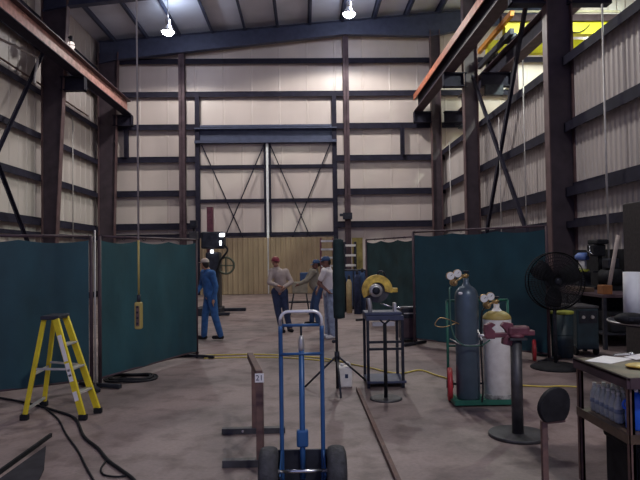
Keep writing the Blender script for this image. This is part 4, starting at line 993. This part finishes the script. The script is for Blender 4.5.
# ------------------------------------------------------------------ far machinery
Ym = 18.0
q = V((W(211, 300, Ym).x, Ym, 0))
dp = thing('drilling_machine', 'large dark machine with a tall red column at the right end of the left screen', 'machine', q)
ztp = W(211, 207, Ym).z
part(dp, 'column', MB().box((q.x - .09, Ym - .09, .2), (q.x + .09, Ym + .09, ztp)), 'maroon', .01, label='tall dark red column')
part(dp, 'base', MB().box((q.x - .4, Ym - .5, 0), (q.x + .35, Ym + .4, .22)), 'darkmetal', .02)
part(dp, 'outrigger', MB().box((q.x + .3, Ym + .3, .05), (q.x + 1.0, Ym + .5, .15)), 'darkmetal', .02)
part(dp, 'outrigger', MB().box((q.x + .1, Ym - .6, .02), (q.x + .62, Ym - .42, .1)), 'darkmetal', .02)
part(dp, 'body', MB().box((q.x - .1, Ym - .35, .2), (q.x + .3, Ym + .25, 1.85)), 'darkmetal', .05)
hz = W(217, 243, Ym - .3)
part(dp, 'head', MB().box((q.x - .22, Ym - .4, 1.95), (q.x + .45, Ym + .15, 2.45)), 'darkmetal', .05)
part(dp, 'motor', MB().lathe([(.05, .0), (.14, .03), (.14, .3), (.08, .34)], (q.x + .3, Ym - .1, 2.4 - .35), (0, 0, 1), 20), 'plate')
part(dp, 'hand_wheel', MB().path(arc((q.x + .48, Ym - .2, 1.45), .24, 0, 2 * PI, 24, (1, 0, 0), (0, 0, 1))[:-1], .035, 6, True).bar((q.x + .24, Ym - .2, 1.45), (q.x + .72, Ym - .2, 1.45), .04, .04).bar((q.x + .48, Ym - .2, 1.21), (q.x + .48, Ym - .2, 1.69), .04, .04, (1, 0, 0)), mat('dull_olive_green', (.08, .09, .06), .6))
part(dp, 'hose_bundle', MB().path(smooth_pts([(q.x + .4, Ym - .3, 2.1), (q.x + .55, Ym - .35, 1.9), (q.x + .35, Ym - .4, 1.6), (q.x + .2, Ym - .4, 1.2)]), .03, 8), 'black')
for (px, py, w, h) in ((222, 235, .15, .10), (212, 251.5, .09, .09), (220.5, 243, .06, .13)):  # small white emissive plates on the machine
    p = W(px, py, Ym - .42); part(dp, 'glow_spot', MB().cbox(p, (w, .03, h)), 'whiteglow', .01, label='small glowing white spot')
# threading machine on stand in centre
Yt = 17.5; q = V((W(301, 300, Yt).x, Yt, 0))
tm = thing('threading_machine', 'olive yellow pipe machine with a dark head on low legs, behind the people', 'machine', q)
part(tm, 'body', MB().box((q.x - .25, Yt - .2, .62), (q.x + .2, Yt + .2, .95)), 'olive', .03)
part(tm, 'head', MB().box((q.x - .02, Yt - .24, .98), (q.x + .3, Yt + .1, 1.22)), 'capblue', .02)
part(tm, 'head_post', MB().tube((q.x + .1, Yt, .9), (q.x + .1, Yt, 1.0), .05), 'darkmetal')
for x in (-.2, .15):
    for y in (-.15, .15): part(tm, 'leg', MB().tube((q.x + x * 1.6, Yt + y * 1.3, 0), (q.x + x, Yt + y, .65), .02), 'darkmetal')
part(tm, 'tray', MB().box((q.x - .35, Yt - .2, .35), (q.x + .3, Yt + .2, .39)), 'darkmetal')
# racks
lx0, lx1 = W(341, 290, 18.9).x, W(366, 290, 18.9).x
lk = thing('steel_locker', 'low dark steel locker behind the gas cylinders, right of the rolled curtain', 'locker', ((lx0 + lx1) / 2, 19.1, 0))
part(lk, 'body', MB().box((lx0, 18.9, .04), (lx1, 19.4, 1.25)), 'darkmetal', .01)
for k in range(2): part(lk, 'door', MB().box((lx0 + .02 + k * (lx1 - lx0) / 2, 18.88, .1), (lx0 - .02 + (k + 1) * (lx1 - lx0) / 2, 18.9, 1.2)), 'capblue', .004)
part(lk, 'plinth', MB().box((lx0 + .02, 18.92, 0), (lx1 - .02, 19.38, .04)), 'black')
def rack(label, x, y, w, h, n, m_item, mframe):
    t = thing('pipe_rack', label, 'rack', (x, y, 0), 'storage racks at the back')
    for i in (-1, 1):
        for j in (-.2, .2): part(t, 'upright', MB().box((x + i * w / 2 - .03, y + j - .03, 0), (x + i * w / 2 + .03, y + j + .03, h)), mframe)
    for k in range(n):
        z = h - .12 - k * .33
        part(t, 'shelf_beam', MB().box((x - w / 2, y - .24, z - .035), (x + w / 2, y + .24, z + .035)), m_item, label='pale shelf beam')
    return t
rack('tall dark rack with pale shelf beams right of the rolled curtain', W(350, 250, 20).x, 20, .34, 2.15, 6, 'dirtywhite', 'darkmetal')
rack('reddish rack with pale shelf beams behind the man in the white shirt', W(327, 250, 24).x, 24, .5, 2.4, 6, 'galv', 'maroon')
q = V((W(357.5, 255, 20.5).x, 20.5, 0))
single('yellow_panel', 'tall dull yellow panel leaning upright between the rack and the green screen', 'panel', MB().cbox((q.x, 20.5, 1.15), (.36, .05, 2.3)), mat('dull_yellow', (.30, .24, .07), .6, 0, .25, 5), q)
def fcyl(label, px, y, r, h, m):
    x = W(px, 300, y).x; t = thing('gas_cylinder', label, 'gas cylinder', (x, y, 0), 'gas cylinders at the back')
    part(t, 'body', MB().lathe([(r, 0), (r, h - .12), (r * .6, h - .03), (.03, h)], (x, y, 0), n=20), m)
    part(t, 'valve_cap', MB().lathe([(.035, h - .01), (.04, h), (.035, h + .1), (.02, h + .12)], (x, y, 0), n=12), 'darkmetal')
fcyl('slim tan gas cylinder standing behind the rolled curtain', 349.3, 17.8, .085, 1.0, 'tanpaint')
fcyl('dark blue gas cylinder right of the tan one, behind the saw', 357.5, 17.4, .10, 1.15, 'navy')
fcyl('second dark blue gas cylinder close behind the saw guard', 362.8, 17.6, .09, 1.2, 'capblue')
fcyl('black gas cylinder just right of the rolled curtain', 343.5, 18.2, .09, 1.1, 'black')
# clutter at left of back wall: small manual valve cluster on wind post
p = W(194, 228, 24)
sp = thing('control_box', 'cluster of dark control boxes on a pole above the left screen by the door', 'control box', (p.x, 24, 0))
part(sp, 'pole', MB().tube((p.x, 24, 0), (p.x, 24, p.z + .1), .04), 'darkmetal')
part(sp, 'box', MB().cbox(p + V((0, -.08, .15)), (.28, .14, .3)), 'darkmetal', .02)
part(sp, 'box', MB().cbox(p + V((0, -.08, -.3)), (.34, .14, .3)), 'plate', .02)

# ------------------------------------------------------------------ people
def cap_mb(mb, p, q, r0, r1, n=14):
    mb.path([V(p), V(q)], [r0, r1], n); mb.ball(p, r0, n, 8); mb.ball(q, r1, n, 8)
def remesh(name, mb, m, root, vox, smooth=4, local=True, infl=0):
    o = mb.build('tmp', m); r = o.modifiers.new('r', 'REMESH'); r.mode = 'VOXEL'; r.voxel_size = vox
    s = o.modifiers.new('s', 'SMOOTH'); s.iterations = smooth; s.factor = .5
    bpy.context.view_layer.update()
    me = bpy.data.meshes.new_from_object(o.evaluated_get(bpy.context.evaluated_depsgraph_get()))
    bpy.data.objects.remove(o); me.materials.clear(); me.materials.append(M[m])
    for p in me.polygons: p.use_smooth = True
    n = bpy.data.objects.new(name, me); col.objects.link(n); n.parent = root; return n

def person(label, loc, rz, J, skin, shirt, trousers, shoes, cap, long_sleeve, S=1.0, capbrim=True, boots=False):
    """J: joints in local coordinates; the figure faces local -Y."""
    t = thing('person', label, 'person', loc, rz=rz)
    g = {k: V(v) for k, v in J.items()}
    bod = MB()
    # head: cranium, jaw, nose, ears
    h = g['head']; hf = V(J.get('face', (0, -1, 0))).normalized(); side = hf.cross(V((0, 0, 1))).normalized()
    bod.ball(h + V((0, 0, .02)), (.078, .092, .105), 18, 12) ; bod.ball(h + hf * .03 + V((0, 0, -.06)), (.055, .06, .06))
    cap_mb(bod, h + hf * .09 + V((0, 0, .01)), h + hf * .108 + V((0, 0, -.025)), .010, .016)
    cap_mb(bod, h + hf * .088 + V((0, 0, -.062)) - side * .018, h + hf * .088 + V((0, 0, -.062)) + side * .018, .009, .009)
    for i in (-1, 1): bod.ball(h + side * (.078 * i) + V((0, 0, -.005)), (.018, .02, .032))
    cap_mb(bod, g['neck'], h - V((0, 0, .05)), .058, .052)
    # trunk
    cap_mb(bod, g['neck'] - V((0, 0, .02)), g['chest'], .07, .12)
    for s_ in 'lr': cap_mb(bod, g['chest'], g['sho_' + s_], .10, .06); cap_mb(bod, g['pelvis'], g['hip_' + s_], .09, .09)
    cap_mb(bod, g['chest'], g['waist'], .13, .12); cap_mb(bod, g['waist'], g['pelvis'], .12, .125)
    for s_ in 'lr':
        cap_mb(bod, g['sho_' + s_], g['elb_' + s_], .05, .038); cap_mb(bod, g['elb_' + s_], g['wri_' + s_], .040, .027)
        cap_mb(bod, g['hip_' + s_], g['kne_' + s_], .085, .055); cap_mb(bod, g['kne_' + s_], g['ank_' + s_], .056, .038)
        # hand: palm plus four fingers and a thumb
        w = g['wri_' + s_]; d = (w - g['elb_' + s_]).normalized(); x = d.cross(V((0, 1, 0)));
        if x.length < .2: x = d.cross(V((1, 0, 0)))
        x.normalize(); nrm = d.cross(x).normalized()
        y_ = nrm
        cap_mb(bod, w + d * .015, w + d * .075, .026, .030); cap_mb(bod, w + d * .03 + y_ * .018, w + d * .08 + y_ * .022, .018, .018); cap_mb(bod, w + d * .03 - y_ * .018, w + d * .08 - y_ * .022, .018, .018)
        for k, (o_, L) in enumerate(((-.030, .060), (-.010, .075), (.010, .070), (.030, .052))):
            b0 = w + d * .085 + y_ * o_; b1 = b0 + d * L * .55 + x * .006; b2 = b1 + (d * .8 + x * .6).normalized() * L * .5
            cap_mb(bod, b0, b1, .0100, .0092, 8); cap_mb(bod, b1, b2, .0092, .0075, 8)
        tb0 = w + d * .03 - y_ * .028; tb1 = tb0 + (d * .7 - y_ * .6).normalized() * .045; cap_mb(bod, tb0, tb1, .014, .011, 8); cap_mb(bod, tb1, tb1 + (d * .95 + x * .3).normalized() * .035, .011, .009, 8)
        fd = V(J.get('toe', (0, -1, 0))).normalized()
        cap_mb(bod, g['ank_' + s_], g['ank_' + s_] + fd * .12 - V((0, 0, .045)), .038, .030)
    body = remesh('body', bod, skin, t, .0085, 3)
    for i in (-1, 1):
        e = MB(); e.ball(h + hf * .086 + side * (.030 * i) + V((0, 0, .012)), .011); o = e.build('eye', 'black'); o.parent = body
    # shirt
    sh = MB()
    cap_mb(sh, g['neck'] - V((0, 0, .035)), g['chest'], .082, .145)
    for s_ in 'lr': cap_mb(sh, g['chest'], g['sho_' + s_], .12, .078)
    cap_mb(sh, g['chest'], g['waist'], .15, .142); cap_mb(sh, g['waist'], g['pelvis'] + (g['waist'] - g['pelvis']) * .35, .142, .148)
    for s_ in 'lr':
        m_ = g['sho_' + s_].lerp(g['elb_' + s_], .62)
        if long_sleeve:
            cap_mb(sh, g['sho_' + s_], g['elb_' + s_], .070, .054); cap_mb(sh, g['elb_' + s_], g['wri_' + s_], .054, .042)
        else: cap_mb(sh, g['sho_' + s_], m_, .072, .062)
    remesh('shirt', sh, shirt, t, .013, 4)
    tr_ = MB()
    for s_ in 'lr':
        cap_mb(tr_, g['pelvis'] + V((0, 0, .03)), g['hip_' + s_], .135, .112); cap_mb(tr_, g['hip_' + s_], g['kne_' + s_], .108, .076)
        cap_mb(tr_, g['kne_' + s_], g['ank_' + s_] + V((0, 0, .01)), .076, .064)
    remesh('trousers', tr_, trousers, t, .013, 4)
    for s_ in 'lr':
        b = MB(); a_ = g['ank_' + s_]; fd = V(J.get('toe', (0, -1, 0))).normalized()
        z0 = a_.z - .075
        cap_mb(b, V((a_.x, a_.y, z0 + .045)) - fd * .03, V((a_.x, a_.y, z0 + .04)) + fd * .15, .045, .038); cap_mb(b, V((a_.x, a_.y, z0 + .05)), a_ + V((0, 0, .0)), .045, .042)
        o = remesh('shoe', b, shoes, t, .010, 2)
        for vtx in o.data.vertices:
            if vtx.co.z < z0 + .005: vtx.co.z = z0 + .005
    if cap:
        c_ = MB(); hh = h + V((0, 0, .035)); prof = [(.092 * math.cos(a), .085 * math.sin(a)) for a in [PI / 2 * i / 7 for i in range(8)]]
        c_.lathe([(.094, -.02)] + prof, hh, (0, 0, 1), 20)
        cp = c_.build('cap', cap); cp.parent = t
        if capbrim:
            b = MB(); pl = [(math.cos(a) * .075, math.sin(a) * .075 * 1.1) for a in [PI * i / 10 for i in range(11)]]
            b.prism(pl, hh + hf * .075 + V((0, 0, -.012)), side, hf, .008); o = b.build('cap_brim', cap); o.parent = cp
    hr = MB(); hr.ball(h - hf * .02 + V((0, 0, .02)), (.084, .096, .095)); hr.ball(h - hf * .05 + V((0, 0, -.03)), (.062, .062, .06))
    o = remesh('hair', hr, 'hair', t, .012, 3)
    k = .0
    # keep the hair behind the face
    for v_ in o.data.vertices:
        dd = (v_.co - h).dot(hf)
        if dd > .02: v_.co -= hf * (dd - .02)
        if cap and v_.co.z > h.z + .03: v_.co.z = h.z + .03
    return t

stand = dict(head=(0, -.02, 1.60), neck=(0, 0, 1.46), chest=(0, 0, 1.30), waist=(0, 0, 1.08), pelvis=(0, 0, .95),
             sho_l=(.19, 0, 1.40), sho_r=(-.19, 0, 1.40), elb_l=(.26, .02, 1.12), elb_r=(-.26, .02, 1.12), wri_l=(.24, -.10, .90), wri_r=(-.24, -.10, .90),
             hip_l=(.10, 0, .92), hip_r=(-.10, 0, .92), kne_l=(.11, -.02, .50), kne_r=(-.11, -.02, .50), ank_l=(.12, 0, .075), ank_r=(-.12, 0, .075))
# man in blue, striding, seen partly behind the screen edge: image coordinates (x right, y away); faces left
J = dict(head=(-.05, .0, 1.57), face=(-.75, .65, 0), neck=(-.0, .02, 1.44), chest=(.02, .02, 1.28), waist=(.05, 0, 1.06), pelvis=(.06, 0, .93),
         sho_l=(-.10, .17, 1.38), sho_r=(.12, -.15, 1.37), elb_l=(-.16, .22, 1.12), elb_r=(.20, -.17, 1.10), wri_l=(-.26, .10, .95), wri_r=(.16, -.22, .86),
         hip_l=(.02, .09, .90), hip_r=(.10, -.09, .90), kne_l=(-.07, .10, .50), kne_r=(.16, -.09, .50), ank_l=(-.10, .12, .075), ank_r=(.27, -.08, .095), toe=(-1, .2, 0))
q = F(208, 340)
person('person in blue coveralls with a pale cap walking beside the edge of the left screen', (q.x, q.y, 0), 0, J, 'skin', 'coverall', 'coverall', 'black', 'pale', True)
# pale shirt, red cap, hands together, faces right
J = dict(head=(-.06, .0, 1.58), face=(.35, -.9, -.1), neck=(-.04, .02, 1.45), chest=(.03, 0, 1.28), waist=(.05, 0, 1.06), pelvis=(.03, .0, .93),
         sho_l=(.17, .02, 1.35), sho_r=(-.13, -.05, 1.37), elb_l=(.30, -.05, 1.12), elb_r=(-.20, -.15, 1.12), wri_l=(.14, -.24, 1.02), wri_r=(-.02, -.27, 1.06),
         hip_l=(.11, .0, .90), hip_r=(-.06, -.0, .90), kne_l=(.16, -.05, .50), kne_r=(-.02, -.04, .50), ank_l=(.24, .02, .075), ank_r=(.06, -.06, .075), toe=(.4, -.9, 0))
q = F(279, 332)
person('person in a beige shirt and dark red cap standing in front of the tall door', (q.x, q.y, 0), 0, J, 'skin', 'pale', 'navy', 'black', 'capred', True)
# white tee, light jeans, faces left
J = dict(head=(-.02, -.02, 1.58), face=(-.9, -.4, -.12), neck=(.02, 0, 1.45), chest=(.03, .0, 1.28), waist=(.05, 0, 1.06), pelvis=(.06, .0, .94),
         sho_l=(.10, -.18, 1.37), sho_r=(-.05, .16, 1.38), elb_l=(-.12, -.24, 1.13), elb_r=(-.14, .2, 1.12), wri_l=(.06, -.20, .97), wri_r=(-.20, .05, 1.0),
         hip_l=(.08, -.09, .91), hip_r=(.02, .08, .91), kne_l=(.07, -.10, .50), kne_r=(.01, .09, .50), ank_l=(.10, -.10, .075), ank_r=(.0, .10, .075), toe=(-.8, -.6, 0))
q = F(328, 338)
J['elb_l'] = (-.18, -.16, 1.14); J['wri_l'] = (-.02, -.24, 1.0); J['sho_l'] = (-.06, -.17, 1.37)
person('person in a white tee shirt and light jeans standing left of the black tripod', (q.x, q.y, 0), 0, J, 'darkskin', 'tee', 'denim', 'white', 'capblue', False)
# bent person behind
J = dict(head=(.05, -.05, 1.50), face=(-.8, -.2, -.3), neck=(.02, 0, 1.40), chest=(-.02, .0, 1.24), waist=(.0, 0, 1.02), pelvis=(.10, .0, .90),
         sho_l=(-.02, -.17, 1.31), sho_r=(-.06, .16, 1.32), elb_l=(-.18, -.20, 1.10), elb_r=(-.20, .18, 1.10), wri_l=(-.36, -.12, 1.02), wri_r=(-.36, .10, 1.02),
         hip_l=(.10, -.09, .88), hip_r=(.08, .09, .88), kne_l=(.02, -.10, .48), kne_r=(-.04, .09, .48), ank_l=(.08, -.10, .075), ank_r=(-.08, .10, .075), toe=(-1, -.1, 0))
q = F(315, 325)
person('person in an olive shirt and blue cap bending beside the one in white', (q.x, q.y, 0), 0, J, 'darkskin', 'olive', 'capblue', 'black', 'capblue', True)

# ------------------------------------------------------------------ world and view
w = bpy.data.worlds.new('world'); bpy.context.scene.world = w; w.use_nodes = True
bg = w.node_tree.nodes['Background']; bg.inputs[0].default_value = (.46, .52, 1.0, 1); bg.inputs[1].default_value = .50
sc = bpy.context.scene
sc.view_settings.view_transform = 'Standard'; sc.view_settings.look = 'None'; sc.view_settings.exposure = 0.0; sc.view_settings.gamma = 1
sc.view_settings.use_curve_mapping = False
